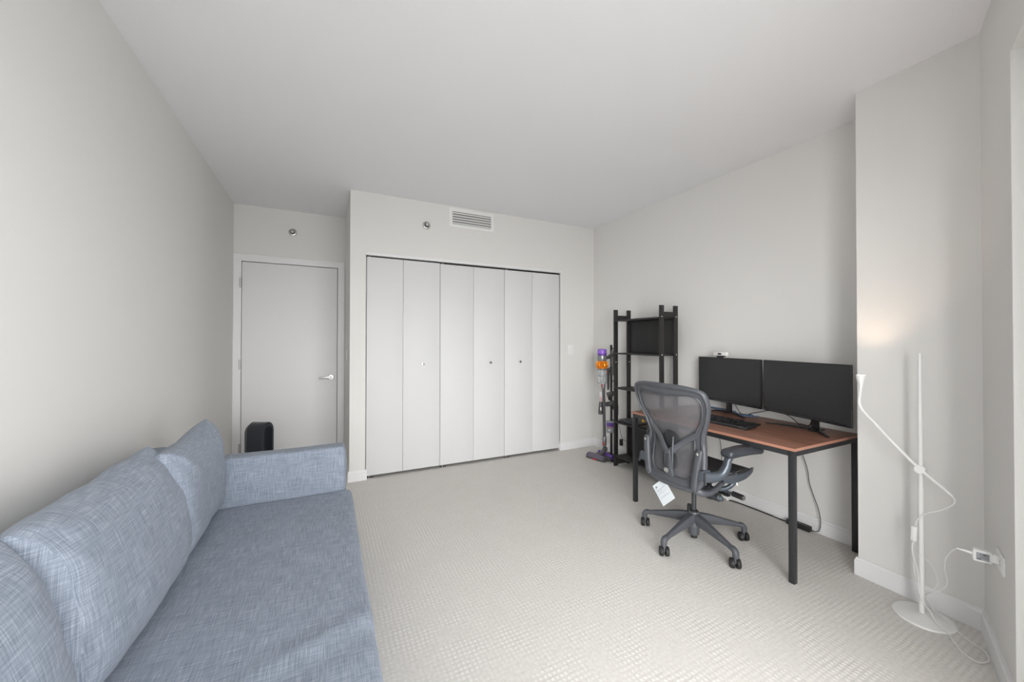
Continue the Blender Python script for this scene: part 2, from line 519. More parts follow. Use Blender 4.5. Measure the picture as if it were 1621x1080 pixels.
# entrance-door wall with a door opening
DX0, DX1, DZ = -0.786, 0.130, 2.155
w = MB(); w.box(XL, DX0, YD, YD + T, 0, H); w.box(DX0, DX1, YD, YD + T, DZ, H); w.box(DX1, XC + 0.1, YD, YD + T, 0, H)
struct(w.build('wall_entrance', M['wall'], smooth=False), 'light grey wall around the entrance door')
struct(MB().box(XC, XC + 0.1, YC + 0.1, YD, 0, H).build('wall_closet_side', M['wall'], smooth=False), 'narrow light grey side of the closet beside the entrance door')
CX0, CX1, CZ = 0.345, 2.543, 2.142
w = MB(); w.box(XC, CX0, YC, YC + 0.1, 0, H); w.box(CX0, CX1, YC, YC + 0.1, CZ, H); w.box(CX1, XR, YC, YC + 0.1, 0, H)
struct(w.build('wall_back', M['wall'], smooth=False), 'light grey back wall around the closet doors')
# closet interior
w = MB(); w.box(XC + 0.1, XR, YC + 0.72, YC + 0.8, 0, H); w.box(XR - 0.01, XR, YC + 0.1, YC + 0.72, 0, H)
struct(w.build('wall_closet_inside', M['wall'], smooth=False), 'inside of the closet')
struct(MB().box(XR, XR + T, YPN - 0.3, YC + 0.8, 0, H).build('wall_right', M['wall'], smooth=False), 'light grey wall behind the desk')
# column
struct(MB().prism([(XP + 0.008, YPF), (XP - 0.007, YPN), (XR, YPN - 0.2), (XR, YPF)], lambda u, v, d: Vector((u, v, d)), 0, H)
       .build('wall_column', M['wall'], smooth=False), 'projecting light grey wall column behind the floor lamp')
# window wall
def wbox(mb, d0, d1, t0, t1, z0, z1, bev=0.0):
    mb.obox(wp((d0 + d1) / 2, (t0 + t1) / 2, (z0 + z1) / 2), WU, WN, (0, 0, 1), abs(d1 - d0) / 2, abs(t1 - t0) / 2, abs(z1 - z0) / 2, bev)
    return mb
w = MB()
wbox(w, -0.02, D_OPEN, -RECESS - 0.1, 0, 0, H)
wbox(w, D_OPEN, D_END, -RECESS - 0.1, 0, OPEN_Z, H)
wbox(w, D_END, D_FAR + 0.15, -RECESS - 0.1, 0, 0, H)
struct(w.build('wall_window', M['wall'], smooth=False), 'light grey window wall at the right edge')
W0, WZ = D_OPEN + 0.60, 2.30
ww = MB(); wbox(ww, D_OPEN - 0.1, W0, -RECESS - 0.1, -RECESS, 0, H); wbox(ww, W0, D_END, -RECESS - 0.1, -RECESS, WZ, H)  # unseen wall added to keep direct sky light off the recess jamb
struct(ww.build('wall_window_blocker', M['wall'], smooth=False), 'added unseen outer wall that keeps sky light off the recess jamb')
fr = MB()
n_pan = 3
pw = (D_END - W0) / n_pan
for k in range(n_pan + 1):
    d = W0 + k * pw
    d = min(max(d, W0 + 0.03), D_END - 0.03)
    wbox(fr, d - 0.03, d + 0.03, -RECESS - 0.06, -RECESS, 0.0, WZ, 0.004)
for z in (0.03, 0.62, WZ - 0.03):
    wbox(fr, W0, D_END, -RECESS - 0.055, -RECESS - 0.005, z - 0.03, z + 0.03, 0.004)
win = struct(fr.build('window_1', M['trim'], smooth=True), 'tall window in a deep recess at the right edge')
for k in range(n_pan):
    wbox_ = MB(); wbox(wbox_, W0 + k * pw + 0.03, W0 + (k + 1) * pw - 0.03, -RECESS - 0.034, -RECESS - 0.028, 0.06, WZ - 0.06)
    wbox_.build('window_pane', M['glass'], win, smooth=False)

# baseboards : profile with a small step at the top
BH, BT = 0.098, 0.014
def baseboard(name, path, normals, label):
    """path: list of points along the wall foot (on the wall face), offset into the room"""
    mb = MB()
    prof = [(0, 0), (BT, 0), (BT, BH - 0.016), (BT - 0.004, BH - 0.012), (BT - 0.006, BH), (0, BH)]
    b2 = bmesh.new(); rings = []
    for p, nv in zip(path, normals):
        rings.append([b2.verts.new(Vector((p[0] + nv[0] * u, p[1] + nv[1] * u, z))) for u, z in prof])
    for a, b in zip(rings[:-1], rings[1:]):
        for k in range(len(prof)): b2.faces.new((a[k], a[(k + 1) % len(prof)], b[(k + 1) % len(prof)], b[k]))
    b2.faces.new(rings[0]); b2.faces.new(list(reversed(rings[-1])))
    bmesh.ops.recalc_face_normals(b2, faces=b2.faces)
    mb._merge(b2)
    return struct(mb.build(name, M['trim'], smooth=False), label)
wo2 = (WO + WU * (D_OPEN)).to_tuple()
mit = Vector((-1, 0, 0)) + WN * 0 
# inside-corner offset between column face (normal -x) and window wall (normal WN)
def corner_n(n1, n2):
    n1 = Vector(n1[:2]); n2 = Vector(n2[:2])
    s = n1 + n2
    return (s / s.dot(n1))
nc = corner_n((-1, 0), (WN.x, WN.y))
baseboard('baseboard_left', [(XL, -0.9), (XL, YD)], [(1, 0), (1, 0)], 'white baseboard behind the sofa')
baseboard('baseboard_entrance', [(XC, YD - 0.0), (XC, YC), (CX0, YC), (CX0, YC + 0.02)], [(-1, 0), (-1, -1), (1, -1), (1, 0)], 'white baseboard wrapping the closet corner')
baseboard('baseboard_back', [(CX1, YC + 0.02), (CX1, YC), (XR, YC), (XR, YPF), (XP + 0.008, YPF), (XP - 0.007, YPN), wo2[:2], (WO + WU * D_OPEN - WN * (RECESS - 0.0)).to_tuple()[:2]],
          [(-1, 0), (-1, -1), (-1, -1), (-1, 1), (-1, 1), tuple(nc), tuple(corner_n((WN.x, WN.y), (WU.x, WU.y))), (WU.x, WU.y)],
          'white baseboard running from the closet round the column to the window')

# closet head trim, and a dark strip painting the shade under it
tm = MB(); tm.box(CX0 - 0.012, CX1 + 0.012, YC - 0.012, YC + 0.06, CZ - 0.002, CZ + 0.026, 0.004)
struct(tm.build('trim_1', M['trim']), 'slim white head trim over the closet doors')
shade_strip = MB(); shade_strip.box(CX0, CX1, YC + 0.02, YC + 0.05, CZ - 0.012, CZ - 0.002)
struct(shade_strip.build('gap_shade_closet', M['dark'], smooth=False), 'dark strip painted as the shade in the gap above the closet doors')
# closet bifold doors: three pairs of flat panels
edges = [0.350, 0.692, 1.066, 1.434, 1.802, 2.157, 2.530]
knobs = [0.884, 1.625, 1.992]
zt = [2.126, 2.121, 2.121]
for k in range(3):
    x0, xm, x1 = edges[2 * k], edges[2 * k + 1], edges[2 * k + 2]
    d = struct(MB().box(x0 + 0.002, xm - 0.0012, YC + 0.010, YC + 0.040, 0.028, zt[k], 0.002).build('door_%d' % (k + 2), M['closet']),
               ['left', 'middle', 'right'][k] + ' pair of white bifold closet door panels')
    MB().box(xm + 0.0012, x1 - 0.002, YC + 0.010, YC + 0.040, 0.028, zt[k], 0.002).build('door_panel', M['closet'], d)
    kb = MB(); kb.lathe([(0.006, 0), (0.006, 0.012), (0.014, 0.018), (0.016, 0.024), (0.013, 0.030), (0.0, 0.032)], (knobs[k], YC + 0.0102, 1.083), (0, -1, 0), 20)
    kb.build('door_knob', M['chrome'], d)
    pv = MB(); pv.cyl((x0 + 0.03, YC + 0.025, 0.0), (x0 + 0.03, YC + 0.025, 0.03), 0.006, n=10); pv.box(x0 + 0.01, x0 + 0.07, YC + 0.012, YC + 0.038, 0.0, 0.005)
    pv.cyl((x0 + 0.03, YC + 0.025, zt[k] - 0.001), (x0 + 0.03, YC + 0.025, CZ - 0.006), 0.006, n=10)
    pv.build('door_pivot', M['steel'], d)

# entrance door
cz = MB()
cw = 0.066
yf = YD - 0.016
cz.prism([(DX0 - cw, 0), (DX0, 0), (DX0, DZ), (DX1, DZ), (DX1, 0), (DX1 + cw, 0), (DX1 + cw, DZ + cw), (DX0 - cw + 0.002, DZ + cw)],
         lambda u, v, d: Vector((u, d, v)), yf, YD, 0.003)
cz.box(DX0 - 0.002, DX0 + 0.004, yf + 0.006, YD + 0.06, 0, DZ); cz.box(DX1 - 0.004, DX1 + 0.002, yf + 0.006, YD + 0.06, 0, DZ); cz.box(DX0, DX1, yf + 0.006, YD + 0.06, DZ - 0.004, DZ + 0.002)
struct(cz.build('trim_3', M['trim'], smooth=False), 'white casing round the entrance door')
dr = struct(MB().box(DX0 + 0.008, DX1 - 0.009, YD + 0.004, YD + 0.045, 0.012, DZ - 0.010, 0.002).build('door_1', M['door']), 'flat white entrance door with a steel lever')
struct(MB().box(DX0, DX1, YD + 0.05, YD + 0.07, 0, DZ).build('gap_shade_entrance', M['dark'], smooth=False), 'dark sheet painting the shade in the gap round the entrance door')  # near-black sheet painted for the shade behind the door edges
hx, hz_ = 0.060, 0.905
hd = MB(); hd.lathe([(0.033, 0), (0.033, 0.006), (0.028, 0.011), (0.0, 0.012)], (hx, YD + 0.004, hz_), (0, -1, 0), 28)
hd.cyl((hx, YD, hz_), (hx, YD - 0.05, hz_), 0.011)
hd.sweep([(hx + 0.008, YD - 0.048, hz_), (hx - 0.03, YD - 0.052, hz_ + 0.003), (hx - 0.075, YD - 0.050, hz_ - 0.001), (hx - 0.118, YD - 0.044, hz_ - 0.008)],
         [0.009, 0.008, 0.007, 0.006], flat=[0.013, 0.011, 0.009, 0.008])
hd.build('door_handle', M['steel'], dr)
for z in (1.92, 1.073, 0.20):
    hg = MB(); hg.cyl((DX0 - 0.004, YD - 0.018, z - 0.052), (DX0 - 0.004, YD - 0.018, z + 0.052), 0.007, n=12)
    hg.box(DX0 - 0.010, DX0 + 0.006, YD - 0.017, YD - 0.012, z - 0.05, z + 0.05); hg.build('door_hinge', M['steel'], dr)

# air vent
vt = thing('air_vent', (1.409, YC, 2.62), 'white rectangular air vent with dark slots high above the closet', 'vent')
vx0, vx1, vz0, vz1 = 1.156, 1.660, 2.520, 2.722
f = MB(); f.prism([(vx0, vz0), (vx1, vz0), (vx1, vz1), (vx0, vz1)], lambda u, v, d: Vector((u, d, v)), YC - 0.003, YC)
f = MB()
ix0, ix1, iz0, iz1 = 1.190, 1.630, 2.552, 2.687
for a in ((vx0, ix0, vz0, vz1), (ix1, vx1, vz0, vz1), (ix0, ix1, vz0, iz0), (ix0, ix1, iz1, vz1)):
    f.box(a[0], a[1], YC - 0.008, YC, a[2], a[3])
f.build('vent_frame', M['white_plastic'], vt, smooth=False)
MB().box(ix0, ix1, YC - 0.0015, YC - 0.0005, iz0, iz1).build('vent_backing', M['vent_grey'], vt, smooth=False)
for k in range(5):
    z = iz0 + 0.012 + k * (iz1 - iz0 - 0.02) / 4.3
    s = MB(); s.obox(((ix0 + ix1) / 2, YC - 0.006, z), (1, 0, 0), (0, 0.55, 0.83), (0, -0.83, 0.55), (ix1 - ix0) / 2, 0.0085, 0.0012)
    s.build('vent_louver', M['white_plastic'], vt, smooth=False)
g = MB()
nb = 26
for k in range(nb):
    x = ix0 + (k + 0.5) * (ix1 - ix0) / nb
    g.box(x - 0.002, x + 0.002, YC - 0.004, YC - 0.0015, iz0, iz1)
g.build('vent_grille', M['white_plastic'], vt, smooth=False)

# sprinklers
def sprinkler(x, y, z, label):
    t = thing('fire_sprinkler', (x, y, z), label, 'sprinkler')
    MB().lathe([(0.038, 0.0), (0.040, 0.004), (0.036, 0.010), (0.025, 0.012), (0.0245, 0.002), (0, 0.002)], (x, y, z), (0, -1, 0), 28).build('escutcheon', M['steel'], t)
    MB().lathe([(0.0, 0), (0.0246, 0), (0.0246, 0.004), (0.012, 0.0045), (0, 0.0045)], (x, y - 0.001, z), (0, -1, 0), 24).build('recess_cup', M['vent_grey'], t)
    q = MB(); q.cyl((x, y - 0.002, z), (x, y - 0.028, z), 0.007, n=12)
    q.sweep([(x - 0.012, y - 0.004, z), (x - 0.013, y - 0.018, z), (x, y - 0.034, z), (x + 0.013, y - 0.018, z), (x + 0.012, y - 0.004, z)], 0.003, n=6)
    q.lathe([(0.0, 0.0), (0.016, 0.0), (0.016, 0.002), (0, 0.002)], (x, y - 0.036, z), (0, -1, 0), 16)
    q.build('sprinkler_head', M['chrome'], t)
sprinkler(-0.323, YD, 2.506, 'small round metal sprinkler on the wall above the entrance door')
sprinkler(0.918, YC, 2.499, 'small round metal sprinkler on the wall left of the air vent')

# switches
def plate(name, c, ax, nrm, w_, h_, label, cat, kind='rocker'):
    t = thing(name, c, label, cat)
    c = Vector(c); ax = Vector(ax); nrm = Vector(nrm)
    MB().obox(c + nrm * 0.003, ax, (0, 0, 1), nrm, w_ / 2, h_ / 2, 0.003, 0.0015).build('switch_plate', M['white_plastic'], t)
    if kind == 'rocker':
        MB().obox(c + nrm * 0.007, ax, (0, 0, 1), nrm, 0.016, 0.033, 0.003, 0.001).build('switch_rocker', M['white_plastic'], t)
    elif kind == 'toggle':
        q = MB(); q.obox(c + nrm * 0.010, ax, (0, 0, 1), nrm, 0.005, 0.012, 0.005, 0.001); q.build('switch_toggle', M['white_plastic'], t)
        for s in (-1, 1):
            MB().cyl(c + Vector((0, 0, s * 0.02)) + nrm * 0.006, c + Vector((0, 0, s * 0.02)) + nrm * 0.0075, 0.003, n=10).build('screw', M['grey_strip'], t)
    return t
plate('light_switch', (2.688, YC, 1.214), (1, 0, 0), (0, -1, 0), 0.072, 0.116, 'white switch plate on the wall right of the closet', 'switch', 'toggle')
plate('light_switch', (XC, 4.42, 1.17), (0, 1, 0), (-1, 0, 0), 0.072, 0.116, 'white switch plate on the closet side beside the entrance door', 'switch', 'rocker')

# ------------------------------------------------------------------ sofa
sofa = thing('sofa', (-0.35, 1.35, 0), 'long blue grey linen sofa against the left wall', 'sofa')
SY0, SY1 = 0.10, 2.50          # seat span
SX = 0.145
def wr(p, s, amp, seed=0.0):
    return noise.noise(Vector((p[0] * s + seed, p[1] * s, p[2] * s))) * amp
def grid_box(x0, x1, y0, y1, z0, z1, r, nx, ny, nz, disp=None):
    """rounded box from an evenly divided cube; corners rounded by radius r"""
    b2 = bmesh.new()
    def pt(x, y, z):
        c = Vector((min(max(x, x0 + r), x1 - r), min(max(y, y0 + r), y1 - r), min(max(z, z0 + r), z1 - r)))
        d = Vector((x, y, z)) - c
        if d.length > 1e-9: c = c + d.normalized() * r
        if disp: c = disp(c)
        return c
    def lin(a, b, n):
        # denser near both ends so roundings are smooth
        L = [a + r * (1 - cos(pi / 2 * i / 4)) for i in range(4)]
        mid = [a + r + (b - a - 2 * r) * i / n for i in range(n + 1)]
        R = [b - r + r * sin(pi / 2 * i / 4) for i in range(1, 5)]
        return L + mid + R
    X, Y, Z = lin(x0, x1, nx), lin(y0, y1, ny), lin(z0, z1, nz)
    cache = {}
    def v(i, j, k):
        key = (i, j, k)
        if key not in cache: cache[key] = b2.verts.new(pt(X[i], Y[j], Z[k]))
        return cache[key]
    I, J, K = len(X) - 1, len(Y) - 1, len(Z) - 1
    for j in range(J):
        for k in range(K):
            b2.faces.new((v(0, j, k), v(0, j, k + 1), v(0, j + 1, k + 1), v(0, j + 1, k)))
            b2.faces.new((v(I, j, k), v(I, j + 1, k), v(I, j + 1, k + 1), v(I, j, k + 1)))
    for i in range(I):
        for k in range(K):
            b2.faces.new((v(i, 0, k), v(i + 1, 0, k), v(i + 1, 0, k + 1), v(i, 0, k + 1)))
            b2.faces.new((v(i, J, k), v(i, J, k + 1), v(i + 1, J, k + 1), v(i + 1, J, k)))
    for i in range(I):
        for j in range(J):
            b2.faces.new((v(i, j, 0), v(i, j + 1, 0), v(i + 1, j + 1, 0), v(i + 1, j, 0)))
            b2.faces.new((v(i, j, K), v(i + 1, j, K), v(i + 1, j + 1, K), v(i, j + 1, K)))
    bmesh.ops.recalc_face_normals(b2, faces=b2.faces)
    return b2
def seat_disp(c):
    z = c.z
    top = max(0, (z - 0.30) / 0.14)
    dz = wr((c.x * 0.8 + c.y * 0.25, c.y * 1.2, 0), 3.0, 0.006, 3) * top
    # a few soft folds running across the front near the camera
    fold = math.exp(-((c.y - (1.28 + 0.35 * c.x)) / 0.035) ** 2) * 0.006 * max(0, min(1, (c.x + 0.35) / 0.25))
    fold -= math.exp(-((c.y - (1.20 + 0.30 * c.x)) / 0.05) ** 2) * 0.005 * max(0, min(1, (c.x + 0.35) / 0.25))
    return Vector((c.x + wr(c, 2.5, 0.005, 9), c.y, c.z + (dz + fold) * (1 if top > 0 else 0)))
mb = MB(); mb._merge(grid_box(-0.70, SX, SY0, SY1, 0.20, 0.44, 0.030, 24, 90, 4, seat_disp))
mb.build('seat', M['fabric'], sofa, angle=180)
mb = MB(); mb._merge(grid_box(-0.80, 0.105, SY0 - 0.12, SY1 + 0.125, 0.05, 0.225, 0.012, 4, 20, 2)); mb.build('sofa_base', M['fabric'], sofa, angle=180)
def arm_disp(c): return Vector((c.x, c.y + wr(c, 4, 0.006, 5), c.z + wr(c, 3, 0.003, 7)))
mb = MB(); mb._merge(grid_box(-0.82, 0.112, SY1, SY1 + 0.125, 0.05, 0.69, 0.022, 24, 4, 16, arm_disp)); mb.build('armrest', M['fabric'], sofa, angle=180)
# welt seam along the inner top edge of the arm
pp = [(-0.78 + 0.88 * i / 20, SY1 + 0.001 + wr((-0.78 + 0.88 * i / 20, SY1, 0.66), 4, 0.006, 5), 0.664) for i in range(21)]
MB().sweep(pp + [(0.113, SY1 + 0.012, 0.66), (0.114, SY1 + 0.02, 0.50), (0.114, SY1 + 0.02, 0.25)], 0.0018, n=6, res=2).build('seam', M['fabric'], sofa)
mb = MB(); mb._merge(grid_box(-0.82, 0.112, SY0 - 0.125, SY0, 0.05, 0.69, 0.022, 12, 4, 10, arm_disp)); mb.build('armrest', M['fabric'], sofa, angle=180)
mb = MB(); mb._merge(grid_box(XL + 0.016, -0.700, SY0 - 0.12, SY1 + 0.12, 0.05, 0.775, 0.05, 4, 40, 8, lambda c: Vector((c.x, c.y, c.z + wr(c, 3, 0.008, 2) * (c.z > 0.6))))); mb.build('backrest', M['fabric'], sofa, angle=180)
for x in (-0.74, 0.05):
    for y in (0.02, 2.58):
        MB().box(x - 0.03, x + 0.03, y - 0.03, y + 0.03, 0, 0.055, 0.003).build('leg', M['black_plastic'], sofa)

def back_cushion(y0, y1, zt_, label, seed, xtop=-0.60, ear1=0.0, ear0=0.0, slope=0.0):
    """plump pillow standing on the seat against the backrest; xtop = where its top seam lies"""
    N = 56
    cy, cz = (y0 + y1) / 2, (0.435 + zt_) / 2
    hw, hh = (y1 - y0) / 2, (zt_ - 0.435) / 2
    b2 = bmesh.new()
    grids = []
    for side in (1, -1):
        g = []
        for i in range(N + 1):
            row = []
            for j in range(N + 1):
                u = sin((-1 + 2 * i / N) * pi / 2); v = sin((-1 + 2 * j / N) * pi / 2)
                if side == -1 and (i in (0, N) or j in (0, N)):
                    row.append(grids[0][i][j]); continue
                t = ((1 - abs(u) ** 9.0) * (1 - abs(v) ** (5.0 if v < 0 else 3.2))) ** 0.5
                vt = 0.5 + 0.5 * v
                # ears stand up at the top corners, the top sags a little between them
                ear = (ear1 * max(0, u) ** 4 + ear0 * max(0, -u) ** 4) * vt ** 3
                yy = cy + hw * u * (1 - 0.05 * abs(u) ** 3 * (1 - vt) ** 2) - 0.03 * hw * vt * vt * u * (1 - abs(u) * 0.4)
                zz = cz + hh * v - 0.012 * (1 - u * u) * 0 + ear + slope * u * vt
                mid = -0.560 + (xtop + 0.560) * vt ** 1.5
                th = 0.112 * t * (1.0 - 0.12 * vt)
                x = mid + side * th
                if side == 1:
                    p = (x, yy, zz)
                    x += wr(p, 3.6, 0.014, seed) * t + wr(p, 9, 0.005, seed + 5) * t
                    e1 = max(0, abs(u) - 0.70) / 0.30
                    x += 0.004 * e1 * sin(zz * 52 + seed * 3 + yy * 24) * t
                    e2 = max(0, v - 0.55) / 0.45
                    # radiating tucks near the top corners
                    a_ = math.atan2(zt_ - zz + 0.02, (y1 - yy) if u > 0 else (yy - y0))
                    rr_ = math.hypot(zt_ - zz, (y1 - yy) if u > 0 else (yy - y0))
                    x += 0.006 * math.exp(-rr_ / 0.10) * sin(a_ * 9 + seed) * min(1, t * 2)
                zz += wr((0, yy, zz), 6, 0.014, seed + 2) * (abs(v) ** 3) * (v > 0)
                yy += wr((0, yy, zz), 7, 0.010, seed + 7) * abs(u) ** 4
                x = max(x, -0.698 if zz < 0.76 else XL + 0.02)
                row.append(b2.verts.new((x, yy, zz)))
            g.append(row)
        grids.append(g)
        for i in range(N):
            for j in range(N):
                q = (g[i][j], g[i + 1][j], g[i + 1][j + 1], g[i][j + 1])
                b2.faces.new(q if side == 1 else tuple(reversed(q)))
    bmesh.ops.recalc_face_normals(b2, faces=b2.faces)
    mb = MB(); mb._merge(b2)
    o = mb.build('back_cushion', M['fabric'], None, angle=180)
    tag(o, label, 'cushion', 'blue grey back cushions on the sofa')
    return o
back_cushion(1.880, 2.500, 0.885, 'blue grey back cushion beside the far armrest', 1.0, -0.550, 0.025, 0.0)
back_cushion(1.225, 1.995, 0.895, 'blue grey back cushion in the middle of the sofa', 4.0, -0.615, 0.01, 0.0)
back_cushion(0.42, 1.245, 0.880, 'blue grey back cushion at the lower left, nearest the camera', 8.0, -0.625, 0.01, 0.0)

# ------------------------------------------------------------------ bladeless fan behind the sofa arm
FX, FY = -0.505, 3.95
fan = thing('bladeless_fan', (FX, FY, 0), 'dark bladeless tower fan standing behind the sofa armrest by the entrance door', 'fan')
fan_rot = Matrix.Translation((FX, FY, 0)) @ Matrix.Rotation(radians(-28), 4, 'Z')
def fan_pt(d, w_, z): return fan_rot @ Vector((d, w_, z))      # d = depth (air goes +d), w = width
def stadium(w_, z0, z1, n=14):
    r = w_; pts = []
    for i in range(n + 1):
        a = pi * i / n
        pts.append((r * cos(a), z1 - r + r * sin(a)))
    for i in range(n + 1):
        a = pi + pi * i / n
        pts.append((r * cos(a), z0 + r + r * sin(a)))
    return pts
outer = stadium(0.085, 0.20, 0.618); inner = stadium(0.052, 0.245, 0.583)
def fan_loft(secs):
    b2 = bmesh.new(); rings = []
    for (d, w_, z0, z1) in secs:
        rings.append([b2.verts.new(fan_pt(d, a, b)) for a, b in stadium(w_, z0, z1)])
    n = len(rings[0])
    for k in range(len(rings)):
        a, b = rings[k], rings[(k + 1) % len(rings)]
        for i in range(n): b2.faces.new((a[i], a[(i + 1) % n], b[(i + 1) % n], b[i]))
    bmesh.ops.recalc_face_normals(b2, faces=b2.faces)
    return b2
q = MB(); q._merge(fan_loft([(0.080, 0.072, 0.22, 0.612), (0.075, 0.078, 0.213, 0.618), (-0.045, 0.084, 0.206, 0.618), (-0.055, 0.076, 0.214, 0.610),
                             (-0.055, 0.060, 0.235, 0.594), (-0.03, 0.050, 0.247, 0.582), (0.075, 0.056, 0.238, 0.590), (0.080, 0.062, 0.232, 0.597)]))
q.build('loop_amplifier', M['fan_dark'], fan)
q = MB(); q._merge(fan_loft([(-0.057, 0.079, 0.212, 0.612), (-0.074, 0.072, 0.219, 0.602), (-0.074, 0.062, 0.232, 0.592), (-0.057, 0.064, 0.230, 0.594)])); q.build('loop_rim', M['fan_dark'], fan)
q = MB(); q._merge(fan_loft([(-0.050, 0.0845, 0.206, 0.6185), (-0.054, 0.0845, 0.206, 0.6185), (-0.054, 0.078, 0.215, 0.612), (-0.050, 0.078, 0.215, 0.612)])); q.build('trim_band', M['fan_trim'], fan)
q = MB(); q._merge(fan_loft([(0.078, 0.0580, 0.237, 0.5925), (0.0825, 0.0590, 0.236, 0.5930), (0.0825, 0.0565, 0.239, 0.5905), (0.078, 0.056, 0.24, 0.590)])); q.build('trim_band', M['fan_trim'], fan)
q = MB(); q.lathe([(0.102, 0), (0.102, 0.015), (0.075, 0.03), (0.070, 0.17), (0.066, 0.215), (0, 0.215)], (FX, FY, 0), (0, 0, 1), 36); q.build('fan_base', M['nickel'], fan)

# ------------------------------------------------------------------ desk
DXF, DXB, DYN, DYF, DTOP = 2.268, 3.000, 1.178, 2.412, 0.738
desk = thing('desk', ((DXF + DXB) / 2, (DYN + DYF) / 2, 0), 'desk with reddish wood top and black square metal legs', 'desk')
q = MB(); q.box(DXF, DXB, DYN, DYF, DTOP - 0.017, DTOP, 0.0012); q.build('desktop', M['wood'], desk)
q = MB()
e = 0.0012
q.box(DXF - 0.001, DXF + 0.0008, DYN, DYF, DTOP - 0.016, DTOP - 0.001); q.box(DXF, DXB, DYN - 0.001, DYN + 0.0008, DTOP - 0.016, DTOP - 0.001)
q.build('edge_band', M['wood_edge'], desk, smooth=False)
LW = 0.030
fx0, fx1, fy0, fy1 = DXF + 0.006, DXB - 0.006, DYN + 0.008, DYF - 0.008
zt_ = DTOP - 0.0175
q = MB(); q.box(fx0 + LW, fx1 - LW, fy0, fy0 + LW, zt_ - 0.03, zt_, 0.001); q.box(fx0 + LW, fx1 - LW, fy1 - LW, fy1, zt_ - 0.03, zt_, 0.001)
q.box(fx0, fx0 + LW, fy0 + LW, fy1 - LW, zt_ - 0.03, zt_, 0.001); q.box(fx1 - LW, fx1, fy0 + LW, fy1 - LW, zt_ - 0.03, zt_, 0.001)
q.build('desk_frame', M['black_metal'], desk)
for x in (fx0, fx1 - LW):
    for y in (fy0, fy1 - LW):
        MB().box(x, x + LW, y, y + LW, 0.0, zt_, 0.0015).build('leg', M['black_metal'], desk)

# ------------------------------------------------------------------ monitors
def monitor(pr, pl, label, neck_at, tips):
    """pr, pl = near-right and far-left lower corners of the screen on the floor plan"""
    pr = Vector((*pr, 0)); pl = Vector((*pl, 0))
    ax = (pl - pr).normalized(); L = (pl - pr).length
    nrm = Vector((-ax.y, ax.x, 0))          # towards the room?
    if nrm.x > 0: nrm = -nrm
    c = (pr + pl) / 2
    z0, z1 = 0.821, 1.184
    t = thing('monitor', (c.x - nrm.x * 0.04, c.y - nrm.y * 0.04, DTOP), label, 'monitor')
    up_ = Vector((0, 0, 1))
    MB().obox(c - nrm * 0.008 + up_ * (z0 + z1) / 2, ax, up_, nrm, L / 2, (z1 - z0) / 2, 0.008, 0.002).build('monitor_body', M['black_plastic'], t)
    MB().obox(c - nrm * 0.026 + up_ * ((z0 + z1) / 2 - 0.02), ax, up_, nrm, L * 0.40, (z1 - z0) * 0.36, 0.014, 0.010).build('rear_housing', M['black_plastic'], t)
    MB().obox(c + nrm * 0.0004 + up_ * (0.5 * (z0 + z1) + 0.006), ax, up_, nrm, L / 2 - 0.008, (z1 - z0) / 2 - 0.014, 0.0006).build('screen', M['screen'], t, smooth=False)
    b = MB()
    b.obox(c + nrm * 0.001 + up_ * (z0 + 0.0075), ax, up_, nrm, L / 2 - 0.002, 0.0065, 0.0012, 0.0005)
    b.build('lower_bezel', M['gloss_black'], t)
    n = Vector((*neck_at, 0))
    MB().sweep([n + up_ * (DTOP + 0.012), n + up_ * (DTOP + 0.10), n + nrm * 0.005 + up_ * (DTOP + 0.22)], [0.026, 0.024, 0.022], flat=[0.012, 0.012, 0.010], refup=nrm, n=12).build('neck', M['gloss_black'], t)
    f_ = MB()
    f_.lathe([(0.034, 0), (0.034, 0.006), (0.026, 0.012), (0, 0.012)], (n.x, n.y, DTOP + 0.001), (0, 0, 1), 20)
    f_.build('stand_hub', M['gloss_black'], t)
    for tip in tips:
        tp = Vector((*tip, 0))
        d = (tp - n)
        MB().sweep([n + up_ * (DTOP + 0.016), n + d * 0.5 + up_ * (DTOP + 0.012), tp + up_ * (DTOP + 0.0042)], [0.017, 0.014, 0.008], flat=[0.008, 0.006, 0.0035], n=8).build('stand_foot', M['gloss_black'], t)
    MB().sweep([n + up_ * (DTOP + 0.012), n - nrm * 0.06 + up_ * (DTOP + 0.008)], [0.02, 0.015], flat=[0.006, 0.005], n=8, smooth=False).build('stand_foot', M['gloss_black'], t)
    return t, c, ax, nrm
monitor((2.684, 1.100), (2.851, 1.688), 'black monitor at the near end of the desk, turned slightly, nothing on top', (2.836, 1.352), [(2.708, 1.222), (2.800, 1.640)])
mt_, mc, max_, mn = monitor((2.848, 1.702), (2.950, 2.304), 'black monitor on the far half of the desk with a white camera on top', (2.935, 2.010), [(2.812, 1.805), (2.860, 2.175)])
# white webcam on the far monitor
wc = thing('webcam', (2.91, 2.10, 1.184), 'small white webcam clipped on top of the far monitor', 'camera')
wcx = mc + max_ * 0.065
cwm = Vector((wcx.x, wcx.y, 1.2145))
MB().obox(cwm - mn * 0.005, max_, (0, 0, 1), mn, 0.0645, 0.0145, 0.014, 0.004).build('camera_body', M['white_plastic'], wc)
lp = MB(); lp.prism([(0.020 * math.copysign(abs(cos(a)) ** 0.7, cos(a)), 0.0075 * math.copysign(abs(sin(a)) ** 0.9, sin(a))) for a in [2 * pi * i / 20 for i in range(20)]],
                    lambda u, v, d: cwm + max_ * u + Vector((0, 0, v)) + mn * d, 0.0085, 0.0105)
lp.build('camera_lens', M['gloss_black'], wc)
MB().obox(Vector((wcx.x, wcx.y, 1.195)) - mn * 0.006, max_, (0, 0, 1), mn, 0.035, 0.0065, 0.012, 0.002).build('clip', M['black_plastic'], wc)
